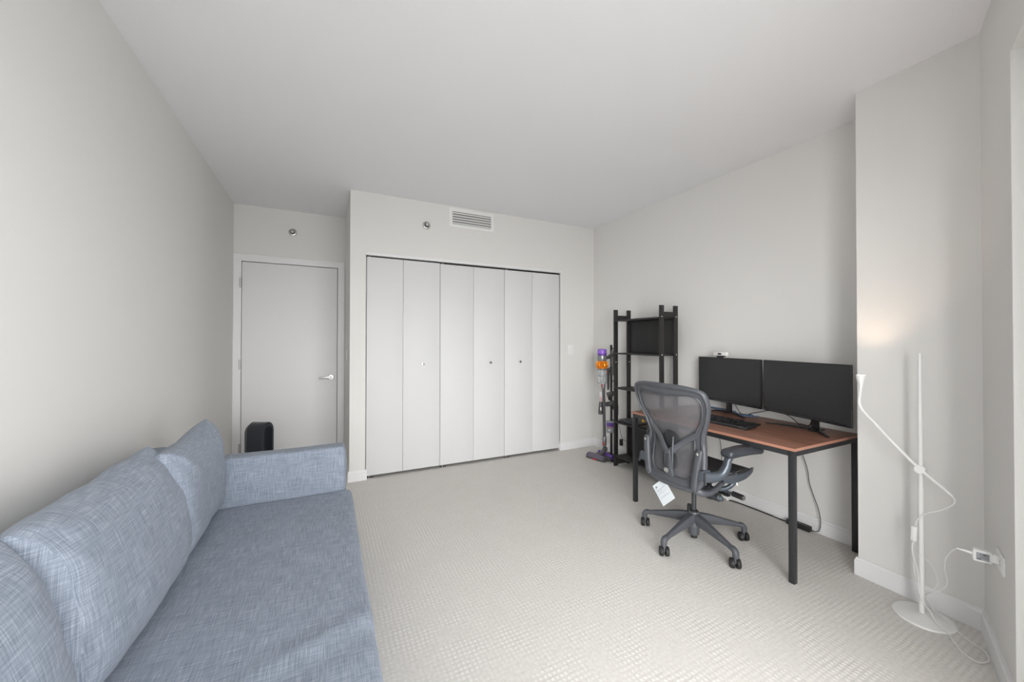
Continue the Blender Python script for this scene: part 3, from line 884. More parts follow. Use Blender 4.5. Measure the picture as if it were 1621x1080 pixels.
MB().obox(Vector((wcx.x, wcx.y, 1.186)) + mn * 0.005, max_, (0, 0, 1), mn, 0.032, 0.006, 0.003, 0.001).build('clip', M['black_plastic'], wc)

# keyboard
kb = thing('keyboard', (2.52, 1.78, DTOP), 'black full size keyboard lying on the desk in front of the far monitor', 'keyboard')
KX0, KX1, KY0, KY1 = 2.447, 2.600, 1.556, 2.005
def kz(x): return DTOP + 0.010 + (x - KX0) / (KX1 - KX0) * 0.016
bd = MB(); b2 = bmesh.new()
vs = []
sec = [(KX0, DTOP + 0.001), (KX0 + 0.002, kz(KX0)), (KX0 + 0.016, kz(KX0) + 0.006), (KX1, kz(KX1) + 0.003), (KX1, kz(KX1) - 0.006), (KX0 + 0.02, DTOP + 0.001)]
bd.prism(sec, lambda u, v, d: Vector((u, d, v)), KY0, KY1, 0.0012)
bd.build('keyboard_case', M['black_plastic'], kb)
for y in (KY0 + 0.03, KY1 - 0.03):
    MB().box(KX1 - 0.03, KX1 - 0.018, y - 0.01, y + 0.01, DTOP + 0.0005, kz(KX1) - 0.004, 0.001).build('keyboard_foot', M['black_plastic'], kb)
kp = 0.0182
keys = MB()
def key(y_c, r, wy=1.0, hx=1.0):
    xa = KX1 - 0.012 - (r + 0.5 * hx) * kp
    zb = kz(xa) + 0.005
    keys.box(xa - kp * hx / 2 + 0.001, xa + kp * hx / 2 - 0.001, y_c - kp * wy / 2 + 0.001, y_c + kp * wy / 2 - 0.001, zb, zb + 0.006, 0.0014, seg=1)
ytop = KY1 - 0.012
for r in range(6):
    ya = ytop
    if r == 5: widths = [1.5, 1, 1.25, 6, 1.25, 1, 1, 2]
    elif r == 4: widths = [2.25] + [1] * 10 + [2.75]
    elif r == 3: widths = [1.75] + [1] * 11 + [2.25]
    elif r == 2: widths = [1.5] + [1] * 12 + [1.5]
    elif r == 1: widths = [1] * 13 + [2]
    else: widths = [1, 0, 1, 1, 1, 1, 0, 1, 1, 1, 1, 0, 1, 1, 1]
    for w_ in widths:
        if w_ == 0: ya -= kp * 0.66; continue
        key(ya - w_ * kp / 2, r + (0.15 if r else 0), w_); ya -= w_ * kp
    ya = ytop - 15.2 * kp
    for j in range(3):
        if r in (0, 1, 2) or r == 5 or (r == 4 and j == 1): key(ya - (j + 0.5) * kp, r + (0.15 if r else 0))
    ya = ytop - 18.5 * kp
    for j in range(4):
        if r > 0: key(ya - (j + 0.5) * kp, r + 0.15)
ko = keys.build('keycaps', M['gloss_black'], kb); ko['kind'] = 'stuff'
MB().box(KX0 + 0.018, KX0 + 0.025, KY0 + 0.035, KY0 + 0.065, kz(KX0) + 0.0068, kz(KX0) + 0.0076).build('silver_logo', M['steel'], kb, smooth=False)

# cables on and under the desk
def cable(name, pts, r, mat, label, cat='cable', res=8):
    o = MB().sweep(pts, r, n=8, res=res).build(name, mat)
    return tag(o, label, cat)
cable('power_cable', [(2.86, 1.42, DTOP + 0.02), (2.90, 1.47, DTOP + 0.006), (2.93, 1.56, DTOP + 0.055), (2.955, 1.68, DTOP + 0.07), (2.975, 1.80, DTOP + 0.035), (2.99, 1.88, DTOP + 0.004), (3.008, 1.90, DTOP - 0.05), (3.012, 1.92, 0.5)],
      0.0028, M['black_plastic'], 'black cable looping over the desktop behind the near monitor')
cable('display_cable', [(2.87, 1.36, DTOP + 0.11), (2.90, 1.40, DTOP + 0.05), (2.93, 1.44, DTOP + 0.0045), (2.97, 1.50, DTOP + 0.0045), (3.010, 1.55, DTOP - 0.02), (3.014, 1.56, 0.62)],
      0.0028, M['black_plastic'], 'black cable dropping behind the neck of the near monitor')
cable('display_cable', [(2.95, 1.99, DTOP + 0.12), (2.955, 1.96, DTOP + 0.05), (2.93, 1.90, DTOP + 0.006), (2.95, 1.86, DTOP + 0.0045), (2.98, 1.85, DTOP + 0.0045), (3.010, 1.84, DTOP - 0.03), (3.014, 1.85, 0.6)],
      0.0028, M['black_plastic'], 'black cable beside the foot of the far monitor')
cable('data_cable', [(2.93, 2.27, DTOP + 0.06), (2.95, 2.18, DTOP + 0.02), (2.955, 2.06, DTOP + 0.014), (2.945, 1.98, DTOP + 0.018), (2.93, 1.92, DTOP + 0.004), (2.91, 1.87, DTOP + 0.004), (2.95, 1.83, DTOP + 0.004), (2.985, 1.80, DTOP + 0.004)],
      0.0025, M['blue_cable'], 'thin blue cable lying on the desk behind the far monitor foot')
cable('data_cable', [(2.88, 2.27, DTOP + 0.07), (2.90, 2.24, DTOP + 0.03), (2.93, 2.22, DTOP + 0.004), (2.955, 2.14, DTOP + 0.0035), (2.96, 2.09, DTOP + 0.003)],
      0.003, M['white_plastic'], 'white cable behind the far monitor beside the chair back')
# adapter behind far monitor
q = MB().box(2.955, 2.985, 2.07, 2.24, DTOP + 0.001, DTOP + 0.018, 0.003).build('usb_hub', M['black_plastic'])
tag(q, 'flat black hub at the back of the desk behind the far monitor', 'hub')

# power brick and floor cables
q = thing('power_brick', (3.005, 1.535, 0), 'long black power adapter on the carpet by the wall under the desk', 'adapter')
MB().box(2.983, 3.022, 1.462, 1.61, 0.0, 0.036, 0.004).build('adapter_body', M['black_plastic'], q)
cable('power_cable', [(3.003, 1.463, 0.018), (3.004, 1.435, 0.016), (3.006, 1.412, 0.035), (3.008, 1.405, 0.10), (3.010, 1.42, 0.18), (3.016, 1.445, 0.24), (3.018, 1.475, 0.33), (3.018, 1.487, 0.42), (3.016, 1.51, 0.50), (3.012, 1.535, 0.58), (3.008, 1.55, 0.69)],
      0.0026, M['black_plastic'], 'black cable hanging from the near end of the desk to the power adapter')
cable('power_cable', [(3.003, 1.61, 0.012), (3.006, 1.64, 0.006), (3.012, 1.70, 0.005), (3.012, 1.80, 0.005), (3.010, 1.92, 0.005), (2.998, 2.02, 0.005), (2.975, 2.08, 0.006)],
      0.0045, M['black_plastic'], 'black cable running along the baseboard under the desk')
q = MB().sweep([(3.016, 1.668, 0.010), (3.017, 1.715, 0.010)], 0.006, n=8, smooth=False).build('cable_tag', M['white_plastic'])
tag(q, 'small white tag wrapped on the cable by the baseboard', 'tag')
cable('power_cable', [(3.00, 2.12, 0.02), (2.985, 2.13, 0.006), (2.90, 2.115, 0.005), (2.876, 2.16, 0.005), (2.90, 2.26, 0.005), (2.96, 2.36, 0.005), (3.005, 2.46, 0.005)],
      0.0045, M['black_plastic'], 'black cable looped on the carpet behind the chair base')
q = thing('power_strip', (3.0, 2.08, 0), 'black plugs in a small power strip on the carpet by the wall behind the chair', 'power strip')
MB().box(2.975, 3.02, 2.05, 2.24, 0.0, 0.03, 0.003).build('strip_body', M['white_plastic'], q)
MB().box(2.98, 3.018, 2.055, 2.10, 0.0305, 0.065, 0.004).build('plug', M['black_plastic'], q)
MB().box(2.98, 3.018, 2.115, 2.15, 0.0305, 0.052, 0.004).build('plug', M['black_plastic'], q)
cable('power_cable', [(3.0, 2.08, 0.066), (3.002, 2.10, 0.12), (3.006, 2.12, 0.25), (3.008, 2.135, 0.42), (3.008, 2.155, 0.55), (3.008, 2.16, 0.69)],
      0.0022, M['black_plastic'], 'thin black cable hanging under the desk behind the chair arm')

# ------------------------------------------------------------------ open shelving unit
SYL, SYR = 3.165, 2.545          # centre planes of the two end frames
SX0, SX1 = 2.735, 2.962
shelf = thing('shelving_unit', (2.85, 2.855, 0), 'tall black open shelving unit with ladder ends beside the vacuum', 'shelf')
PW, PT = 0.047, 0.018
levels = [1.527, 1.180, 0.815, 0.455, 0.098]
for yc in (SYL, SYR):
    for x in (SX0, SX1 - PW):
        MB().box(x, x + PW, yc - PT / 2, yc + PT / 2, 0.0, 1.650, 0.001).build('post', M['black_wood'], shelf)
    MB().box(SX0 + PW, SX1 - PW, yc - PT / 2 + 0.001, yc + PT / 2 - 0.001, 1.542, 1.590, 0.001).build('end_rail', M['black_wood'], shelf)
    MB().box(SX0 + PW, SX1 - PW, yc - PT / 2 + 0.001, yc + PT / 2 - 0.001, 0.015, 0.062, 0.001).build('end_rail', M['black_wood'], shelf)
for z in levels:
    MB().box(SX0 + 0.003, SX1 - 0.003, SYR + PT / 2, SYL - PT / 2, z, z + 0.016, 0.001).build('shelf_board', M['black_wood'], shelf)
MB().box(SX1 - 0.014, SX1 - 0.008, SYR + PT / 2, SYL - PT / 2, 1.180 + 0.016, 1.527).build('back_panel', M['black_wood'], shelf, smooth=False)
MB().box(SX1 - 0.014, SX1 - 0.008, SYR + PT / 2, SYL - PT / 2, 0.098 + 0.016, 0.455).build('back_panel', M['black_wood'], shelf, smooth=False)
for yc, zs in ((SYR, [1.546, 1.192, 0.823]), (SYL, [1.096, 0.47])):
    for z in zs:
        for x in (2.754, 2.940):
            MB().cyl((x, yc - PT / 2, z), (x, yc - PT / 2 - 0.0015, z), 0.0052, n=12).build('screw_cap', M['white_plastic'], shelf)
# things on the shelf at desk height
q = thing('laptop', (2.84, 2.99, 0.471), 'closed dark laptop on the shelf beside the desk corner', 'laptop')
MB().box(2.760, 2.955, 2.86, 3.13, 0.4725, 0.484, 0.003).build('laptop_base', M['chair_dark'], q)
MB().obox((2.855, 2.995, 0.492), (1, 0, 0), (0, 1, 0.02), (0, -0.02, 1), 0.098, 0.135, 0.003, 0.002).build('laptop_lid', M['chair_grey'], q)
q = MB().box(2.765, 2.94, 2.62, 2.83, 0.4715, 0.489, 0.004).build('document_tray', M['black_plastic'])
tag(q, 'flat black tray on the shelf behind the desk leg', 'tray')
q = thing('glue_bottle', (2.90, 2.915, 0.497), 'slim yellow bottle standing on the shelf behind the desk corner', 'bottle')
MB().lathe([(0.015, 0), (0.016, 0.01), (0.016, 0.10), (0.010, 0.13), (0.006, 0.145), (0.004, 0.165), (0, 0.166)], (2.885, 2.90, 0.4985), (0, 0, 1), 16).build('bottle_body', M['yellow'], q)
q = MB().obox((2.905, 2.945, 0.60), (1, 0, 0), (0, 1, 0.06), (0, -0.06, 1), 0.009, 0.005, 0.10, 0.003).build('slim_remote', M['grey_strip'])
tag(q, 'slim grey rod shaped item standing on the shelf next to the yellow bottle', 'remote')
q = MB(); q.box(2.79, 2.93, 2.62, 2.66, 0.4725 + 0.018, 0.4725 + 0.026, 0.001)
q = q.build('notepad', M['yellow']); tag(q, 'small pale pad lying on the tray on the shelf', 'notepad')

# ------------------------------------------------------------------ vacuum dock stand + accessories
stand = thing('vacuum_stand', (2.86, 3.43, 0), 'slim black upright stand behind the shelving unit holding vacuum tools', 'stand')
px, py = 2.915, 3.345
MB().box(px - 0.010, px + 0.010, py - 0.012, py + 0.012, 0.012, 1.275, 0.002).build('upright', M['black_metal'], stand)
MB().box(px - 0.010, px + 0.010, py + 0.065, py + 0.085, 0.012, 1.275, 0.002).build('upright', M['black_metal'], stand)
for z in (0.30, 0.42, 0.58, 0.72, 0.86, 1.23):
    MB().box(px - 0.006, px + 0.006, py + 0.012, py + 0.065, z, z + 0.012).build('cross_bar', M['black_metal'], stand)
MB().box(2.80, 3.00, 3.25, 3.56, 0.0, 0.012, 0.003).build('base_plate', M['black_metal'], stand)
# vacuum
vb = (2.790, 3.415)
vac = thing('stick_vacuum', (vb[0], vb[1], 0), 'upright cordless stick vacuum with purple cap and orange cyclones in the corner', 'vacuum')
def vl(name, prof, mat, z0=0.0, n=24, sx=1, sy=1):
    return MB().lathe(prof, (vb[0] - 0.012, vb[1], z0), (0, 0, 1), n, sx, sy).build(name, mat, vac)
vl('filter_cap', [(0.048, 1.165), (0.050, 1.170), (0.050, 1.218), (0.046, 1.228), (0.030, 1.231), (0, 1.231)], M['purple'])
vl('cap_band', [(0.0505, 1.160), (0.0515, 1.163), (0.0515, 1.174), (0.0505, 1.177)], M['purple_dark'])
vl('motor_body', [(0.045, 1.09), (0.050, 1.10), (0.050, 1.160), (0.048, 1.164)], M['nickel'])
b = MB()
for k in range(14):
    a = 2 * pi * k / 14
    c_ = Vector((vb[0] - 0.012 + 0.048 * cos(a), vb[1] + 0.048 * sin(a), 1.048))
    b.sweep([c_ + Vector((-0.008 * cos(a), -0.008 * sin(a), 0.046)), c_ + Vector((0.010 * cos(a), 0.010 * sin(a), 0.016)), c_ + Vector((0.012 * cos(a), 0.012 * sin(a), -0.010)), c_ + Vector((-0.006 * cos(a), -0.006 * sin(a), -0.038))],
            [0.010, 0.012, 0.011, 0.006], n=8, res=3)
b.lathe([(0.045, 1.008), (0.050, 1.012), (0.050, 1.09), (0.045, 1.095)], (vb[0] - 0.012, vb[1], 0), (0, 0, 1), 24)
b.build('cyclones', M['orange'], vac)
vl('cyclone_collar', [(0.040, 0.992), (0.052, 0.998), (0.054, 1.010), (0.045, 1.014)], M['nickel'])
vl('dust_bin', [(0.046, 0.848), (0.048, 0.852), (0.050, 0.995), (0.046, 0.998)], M['clear'])
vl('inner_cyclone', [(0.020, 0.855), (0.022, 0.86), (0.026, 0.93), (0.034, 0.935), (0.034, 0.99), (0, 0.99)], M['nickel'])
vl('bin_ring', [(0.050, 0.925), (0.053, 0.928), (0.053, 0.934), (0.050, 0.937)], M['grey_strip'])
vl('bin_base', [(0.0, 0.842), (0.050, 0.842), (0.053, 0.846), (0.050, 0.852), (0, 0.852)], M['grey_strip'])
MB().box(vb[0] + 0.03, vb[0] + 0.052, vb[1] - 0.012, vb[1] + 0.012, 0.85, 1.02, 0.004).build('bin_runner', M['grey_strip'], vac)
MB().sweep([(vb[0] + 0.03, vb[1] - 0.01, 1.125), (vb[0] + 0.07, vb[1] - 0.02, 1.14), (2.895, 3.375, 1.175)], [0.016, 0.018, 0.020], flat=[0.016, 0.02, 0.022], n=10).build('handle', M['dark_nickel'], vac)
MB().box(2.895, 2.935, 3.352, 3.40, 0.93, 1.22, 0.012).build('battery', M['nickel'], vac)
MB().sweep([(vb[0] + 0.005, vb[1], 0.845), (vb[0] + 0.006, vb[1], 0.80), (vb[0] + 0.008, vb[1], 0.775)], [0.024, 0.024, 0.018], n=14).build('wand_collar', M['nickel'], vac)
MB().box(vb[0] - 0.022, vb[0] - 0.014, vb[1] - 0.016, vb[1] - 0.004, 0.805, 0.835, 0.002).build('release_button', M['red'], vac)
MB().cyl((vb[0] + 0.010, vb[1], 0.78), (vb[0] + 0.022, vb[1], 0.21), 0.0165).build('wand', M['dark_nickel'], vac)
MB().sweep([(vb[0] + 0.021, vb[1], 0.245), (vb[0] + 0.022, vb[1], 0.235), (vb[0] + 0.023, vb[1], 0.15), (vb[0] + 0.024, vb[1], 0.135)], [0.022, 0.0245, 0.0245, 0.018], n=14, smooth=False).build('wand_cuff', M['nickel'], vac)
MB().box(vb[0] - 0.003, vb[0] + 0.004, vb[1] - 0.020, vb[1] - 0.006, 0.155, 0.185, 0.002).build('release_button', M['red'], vac)
MB().lathe([(0.0, -0.026), (0.020, -0.024), (0.028, -0.012), (0.028, 0.012), (0.020, 0.024), (0, 0.026)], (vb[0] + 0.022, vb[1] - 0.01, 0.105), (0.6, -0.8, 0), 20).build('pivot', M['dark_nickel'], vac)
MB().lathe([(0.0, 0), (0.010, 0), (0.010, 0.004), (0, 0.005)], (vb[0] + 0.006, vb[1] - 0.034, 0.108), (-0.3, -0.95, 0), 14).build('pivot_cap', M['chrome'], vac)
MB().sweep([(vb[0] + 0.015, vb[1] - 0.01, 0.10), (vb[0] - 0.02, vb[1] - 0.01, 0.065), (vb[0] - 0.04, vb[1], 0.04)], [0.024, 0.028, 0.034], flat=[0.018, 0.02, 0.016], n=10).build('head_neck', M['dark_nickel'], vac)
# cleaner head: wide box across, facing the room
hc = Vector((2.715, 3.42, 0))
hax = Vector((0.22, -1, 0)).normalized(); hn = Vector((-1, -0.22, 0)).normalized()
sec = [(-0.05, 0.004), (-0.055, 0.03), (-0.03, 0.055), (0.01, 0.060), (0.038, 0.048), (0.048, 0.022), (0.046, 0.004)]
b = MB(); b.prism(sec, lambda u, v, d: hc + hn * u + Vector((0, 0, v)) + hax * d, -0.125, 0.125, 0.004); b.build('cleaner_head', M['dark_nickel'], vac)
b = MB(); b.prism([(0.012, 0.0605), (0.040, 0.0485), (0.050, 0.024), (0.0485, 0.0235), (0.0385, 0.0470), (0.011, 0.0590)], lambda u, v, d: hc + hn * u + Vector((0, 0, v)) + hax * d, -0.105, 0.105); b.build('head_window', M['head_window'], vac, smooth=False)
b = MB(); b.obox(hc + hn * 0.0505 + Vector((0, 0, 0.012)), hax, (0, 0, 1), hn, 0.025, 0.006, 0.002, 0.001); b.build('head_tab', M['red'], vac)
# hand tool clipped on the wand
q = thing('vacuum_hair_tool', (2.765, 3.425, 0.50), 'grey hand tool with red tip clipped on the vacuum wand', 'vacuum tool')
hx_, hy_ = 2.752, 3.405
MB().lathe([(0.016, 0.50), (0.030, 0.505), (0.031, 0.53), (0.024, 0.60), (0.022, 0.635), (0.012, 0.645), (0, 0.645)], (hx_, hy_, 0), (0, 0, 1), 20, 1.0, 0.75).build('tool_body', M['dark_nickel'], q)
MB().lathe([(0.014, 0.640), (0.017, 0.645), (0.017, 0.745), (0.014, 0.750)], (hx_, hy_, 0), (0, 0, 1), 18).build('tool_tube', M['clear'], q)
MB().cyl((hx_, hy_, 0.645), (hx_, hy_, 0.705), 0.008, n=12).build('tool_catch', M['red'], q)
MB().obox((hx_ - 0.014, hy_ - 0.018, 0.565), (0.6, -0.8, 0), (0, 0, 1), (-0.8, -0.6, 0), 0.006, 0.018, 0.004, 0.001).build('tool_badge', M['white_plastic'], q)
# crevice tool on the stand
q = thing('crevice_tool', (2.88, 3.40, 0.80), 'long grey crevice nozzle hanging on the stand beside the shelving unit', 'vacuum tool')
cxx, cyy = 2.868, 3.420
MB().sweep([(cxx, cyy, 1.00), (cxx, cyy, 0.96), (cxx + 0.004, cyy, 0.92), (cxx + 0.004, cyy, 0.80), (cxx, cyy, 0.765)], [0.020, 0.020, 0.014, 0.014, 0.010], flat=[0.020, 0.020, 0.010, 0.010, 0.007], n=12, smooth=False).build('nozzle', M['dark_nickel'], q)
MB().box(cxx - 0.024, cxx - 0.010, cyy - 0.014, cyy - 0.002, 0.955, 0.985, 0.002).build('release_button', M['red'], q)
MB().sweep([(cxx - 0.02, cyy - 0.01, 1.005), (cxx + 0.03, cyy - 0.03, 1.02), (px, py + 0.05, 1.03)], 0.006, n=8).build('holder_clip', M['black_plastic'], q)
# brush tool on the stand, mid height
q = thing('brush_tool', (2.88, 3.38, 0.62), 'black wedge shaped nozzle sticking out from the stand at mid height', 'vacuum tool')
MB().prism([(0, 0), (0.10, 0.02), (0.11, -0.005), (0.04, -0.09), (0.03, -0.085)], lambda u, v, d: Vector((2.845 + u * 0.75, 3.425 - u * 0.5, 0.735 + v)) + Vector((0.55, 0.83, 0)) * d, -0.008, 0.008, 0.002).build('nozzle', M['black_plastic'], q)
q = thing('mini_motor_tool', (2.88, 3.38, 0.55), 'chunky black powered nozzle hanging on the stand beside the vacuum wand', 'vacuum tool')
MB().prism([(0, 0), (0.13, 0.03), (0.15, -0.03), (0.15, -0.14), (0.10, -0.10), (0.07, -0.055), (0.0, -0.03)], lambda u, v, d: Vector((2.845 + u * 0.75, 3.428 - u * 0.5, 0.625 + v)) + Vector((0.55, 0.83, 0)) * d, -0.018, 0.018, 0.005).build('tool_body', M['black_plastic'], q)
MB().cyl((2.852, 3.44, 0.605), (2.835, 3.40, 0.60), 0.020).build('tool_neck', M['dark_nickel'], q)
# spare battery / boxed tool with purple label
q = thing('charging_dock', (2.88, 3.39, 0.33), 'small grey dock with purple label low on the stand beside the vacuum wand', 'charger')
ddx = Vector((0.75, -0.66, 0)).normalized(); ddn = Vector((-0.66, -0.75, 0)).normalized()
dc = Vector((2.893, 3.412, 0.347))
MB().obox(dc, ddx, (0, 0, 1), ddn, 0.046, 0.066, 0.018, 0.005).build('dock_body', M['grey_strip'], q)
MB().obox(dc + ddn * 0.0186 + Vector((0, 0, 0.026)), ddx, (0, 0, 1), ddn, 0.038, 0.022, 0.0008).build('dock_label', M['purple_dark'], q, smooth=False)
MB().obox(dc + ddn * 0.0186 + Vector((0, 0, -0.002)), ddx, (0, 0, 1), ddn, 0.038, 0.003, 0.0008).build('dock_stripe', M['red'], q, smooth=False)
MB().obox(dc + ddn * 0.0186 + Vector((-0.012, 0, -0.034)) , ddx, (0, 0, 1), ddn, 0.012, 0.010, 0.0008).build('dock_sticker', M['white_plastic'], q, smooth=False)
# second floor head beside the vacuum head
q = thing('soft_roller_head', (2.80, 3.33, 0), 'dark floor head with purple roller lying behind the shelf corner', 'vacuum tool')
MB().box(2.748, 2.795, 3.27, 3.50, 0.012, 0.055, 0.010).build('head_case', M['dark_nickel'], q)
MB().cyl((2.81, 3.265, 0.048), (2.81, 3.505, 0.048), 0.024).build('roller', M['purple_dark'], q)
cable('charger_cable', [(2.925, 3.335, 0.46), (2.93, 3.30, 0.36), (2.935, 3.26, 0.24), (2.975, 3.17, 0.20), (3.02, 3.08, 0.12), (3.025, 3.05, 0.03)], 0.0022, M['black_plastic'],
      'thin black cable hanging diagonally from the vacuum stand behind the shelving unit')
q = MB().box(2.925, 2.955, 3.27, 3.30, 0.16, 0.23, 0.006).build('small_adapter', M['black_plastic']); tag(q, 'small black adapter on the cable behind the shelving unit', 'adapter')

# ------------------------------------------------------------------ office chair
C0 = Vector((2.19, 1.75, 0))
chair = thing('office_chair', C0, 'graphite mesh-back office chair facing the desk with a white tag hanging from it', 'chair')
def cp(x, y, z): return C0 + Vector((x, y, z))
# base
BZ = 0.205
b = MB(); b.lathe([(0.0, 0.195), (0.030, 0.195), (0.033, 0.19), (0.036, 0.150), (0.046, 0.125), (0.044, 0.10), (0.034, 0.095), (0.032, 0.045), (0.026, 0.040), (0.0, 0.040)][::-1], C0, (0, 0, 1), 28)
b.build('hub', M['chair_grey'], chair)
MB().cyl(cp(0, 0, 0.022), cp(0, 0, 0.045), 0.021).build('hub_cap', M['rubber'], chair)
MB().cyl(cp(0, 0, 0.19), cp(0, 0, 0.40), 0.0145).build('gas_column', M['chair_dark'], chair)
MB().lathe([(0.024, 0.19), (0.024, 0.20), (0.018, 0.205)], C0, (0, 0, 1), 20).build('column_ring', M['rubber'], chair)
for ang in (115.3, 187.8, 260.5, 332.6, 44.0):
    a = radians(ang); d = Vector((cos(a), sin(a), 0)); t = Vector((-sin(a), cos(a), 0))
    def pp_(r, z): return C0 + d * r + Vector((0, 0, z))
    b = MB()
    b.sweep([pp_(0.015, 0.150), pp_(0.10, 0.142), pp_(0.20, 0.124), pp_(0.275, 0.110), pp_(0.312, 0.099)], [0.027, 0.022, 0.018, 0.015, 0.014], flat=[0.038, 0.031, 0.021, 0.014, 0.012], n=12)
    b.sweep([pp_(0.285, 0.106), pp_(0.312, 0.103), pp_(0.328, 0.090), pp_(0.330, 0.062)], [0.015, 0.017, 0.017, 0.016], flat=[0.012, 0.016, 0.017, 0.016], n=12)
    b.build('base_arm', M['chair_grey'], chair)
    ct = MB(); rr = 0.0285
    ca_ = radians(ang + {115.3: 60, 187.8: 55, 260.5: 75, 332.6: 40, 44.0: 20}[ang])
    ca_ = radians({115.3: 15, 187.8: 20, 260.5: 10, 332.6: 35, 44.0: 15}[ang])
    wd = Vector((sin(ca_) * 0.9, -cos(ca_), 0)).normalized()     # axle
    wd = Vector((cos(YAW + .3), -sin(YAW + .3), 0)) * cos(ca_ * 0.4) + Vector((sin(YAW), cos(YAW), 0)) * sin(ca_ * 0.4)
    cc = C0 + d * 0.325 + Vector((0, 0, rr))
    for s in (-1, 1):
        ct.lathe([(0.012, 0.001), (rr - 0.003, 0.002), (rr, 0.005), (rr, 0.019), (rr - 0.004, 0.024), (0.010, 0.025), (0, 0.025)], cc + wd * s * 0.004, wd * s, 22)
    ct.build('caster_wheels', M['rubber'], chair)
    MB().sweep([cc + Vector((0, 0, 0.046)), cc + Vector((0, 0, 0.028)), cc + Vector((0, 0, 0.0))], [0.008, 0.010, 0.010], n=10, smooth=False).build('caster_stem', M['chair_grey'], chair)

# back frame
half = [((0, .405), (0, .470)), ((.10, .406), (.090, .470)), ((.17, .414), (.130, .482)), ((.212, .450), (.152, .520)), ((.228, .520), (.158, .580)), ((.226, .60), (.155, .640)),
        ((.220, .665), (.152, .690)), ((.216, .715), (.156, .730)), ((.232, .785), (.182, .785)), ((.268, .870), (.226, .855)), ((.284, .940), (.243, .920)), ((.280, 1.0), (.236, .970)),
        ((.250, 1.034), (.195, .992)), ((.16, 1.052), (.10, .984)), ((.07, 1.056), (.04, .979)), ((0, 1.057), (0, .978))]
def cr_loop(pts, res=5):
    out = []; n = len(pts)
    for i in range(n):
        p0, p1, p2, p3 = pts[i - 1], pts[i], pts[(i + 1) % n], pts[(i + 2) % n]
        for k in range(res):
            t = k / res
            out.append(tuple(0.5 * ((2 * p1[j]) + (p2[j] - p0[j]) * t + (2 * p0[j] - 5 * p1[j] + 4 * p2[j] - p3[j]) * t * t + (-p0[j] + 3 * p1[j] - 3 * p2[j] + p3[j]) * t ** 3) for j in (0, 1)))
    return out
def full(idx):
    r = [h[idx] for h in half]
    l = [(-p[0], p[1]) for p in reversed(r[1:-1])]
    return cr_loop(r + l)
XS = [(.38, -.19), (.42, -.19), (.5, -.182), (.6, -.165), (.7, -.155), (.8, -.18), (.9, -.22), (1.0, -.25), (1.06, -.268), (1.2, -.30)]
def xs(z):
    for (a, xa), (b_, xb) in zip(XS[:-1], XS[1:]):
        if z <= b_:
            t = max(0, (z - a) / (b_ - a)); t = t * t * (3 - 2 * t) * 0.5 + t * 0.5
            return xa + (xb - xa) * t
    return XS[-1][1]
def bx(y, z): return xs(z) - 0.6 * (0.055 - min(y * y, 0.09))
def bfn(u, v):
    return cp(bx(u, v), u, v), Vector((1, 0, 0.15)).normalized()
OUT, INN = full(0), full(1)
b = MB(); b.ring(OUT, INN, bfn, 0.013, n=12, e=0.6); b.build('back_frame', M['chair_grey'], chair, angle=60)
# raised outer bead of the frame
def lerp(a, b_, t): return (a[0] + (b_[0] - a[0]) * t, a[1] + (b_[1] - a[1]) * t)
O2 = [lerp(o, i_, -0.02) for o, i_ in zip(OUT, INN)]; I2 = [lerp(o, i_, 0.42) for o, i_ in zip(OUT, INN)]
b = MB(); b.ring(O2, I2, lambda u, v: (cp(bx(u, v) - 0.008, u, v), Vector((1, 0, 0.15)).normalized()), 0.014, n=12, e=0.9); b.build('frame_rim', M['chair_grey'], chair, angle=60)
I3 = [lerp(o, i_, 0.86) for o, i_ in zip(OUT, INN)]; I4 = [lerp(o, i_, 1.04) for o, i_ in zip(OUT, INN)]
b = MB(); b.ring(I3, I4, lambda u, v: (cp(bx(u, v) - 0.006, u, v), Vector((1, 0, 0.15)).normalized()), 0.010, n=8, e=1.0); b.build('mesh_rim', M['chair_grey'], chair, angle=60)
# mesh
b2 = bmesh.new()
ctr = (0.0, 0.72); NR = 8; rings = []
for r_ in range(NR):
    s = 1 - r_ / NR
    ring = []
    for (u, v) in INN:
        uu = ctr[0] + (u - ctr[0]) * s; vv = ctr[1] + (v - ctr[1]) * s
        ring.append(b2.verts.new(cp(bx(uu, vv) + 0.004, uu, vv)))
    rings.append(ring)
cv = b2.verts.new(cp(bx(*ctr) + 0.004, *ctr))
n = len(INN)
for a_, c_ in zip(rings[:-1], rings[1:]):
    for i in range(n): b2.faces.new((a_[i], a_[(i + 1) % n], c_[(i + 1) % n], c_[i]))
for i in range(n): b2.faces.new((rings[-1][i], rings[-1][(i + 1) % n], cv))
bmesh.ops.recalc_face_normals(b2, faces=b2.faces)
mm_ = MB(); mm_._merge(b2); mm_.build('back_mesh', M['mesh'], chair, angle=180)
# yoke behind the mesh
b = MB()
for s in (-1, 1):
    b.sweep([cp(bx(.19, .765) - 0.004, s * .192, .768), cp(-.205, s * .10, .700), cp(-.232, s * .035, .640), cp(-.238, 0.0, .600)], [.020, .018, .020, .024], flat=[.006, .007, .009, .010], n=10, refup=(1, 0, 0))
b.sweep([cp(-.238, 0, .630), cp(-.238, 0, .58), cp(-.235, -.004, .52), cp(-.225, -.006, .470), cp(-.205, 0, .44)], [.022, .030, .031, .030, .022], flat=[.010, .012, .013, .012, .008], n=12, refup=(1, 0, 0))
b.build('back_yoke', M['chair_grey'], chair, angle=60)
MB().obox(cp(-.252, -.004, .555), (0, 1, 0), (0, 0, 1), (1, 0, 0), .010, .050, .004, .003).build('yoke_slot', M['chair_dark'], chair)
MB().lathe([(.015, 0), (.017, .004), (.017, .012), (.010, .016), (.010, .012), (0, .012)], cp(-.250, -.004, .505), (-1, 0, 0), 22).build('adjuster_knob', M['steel'], chair)
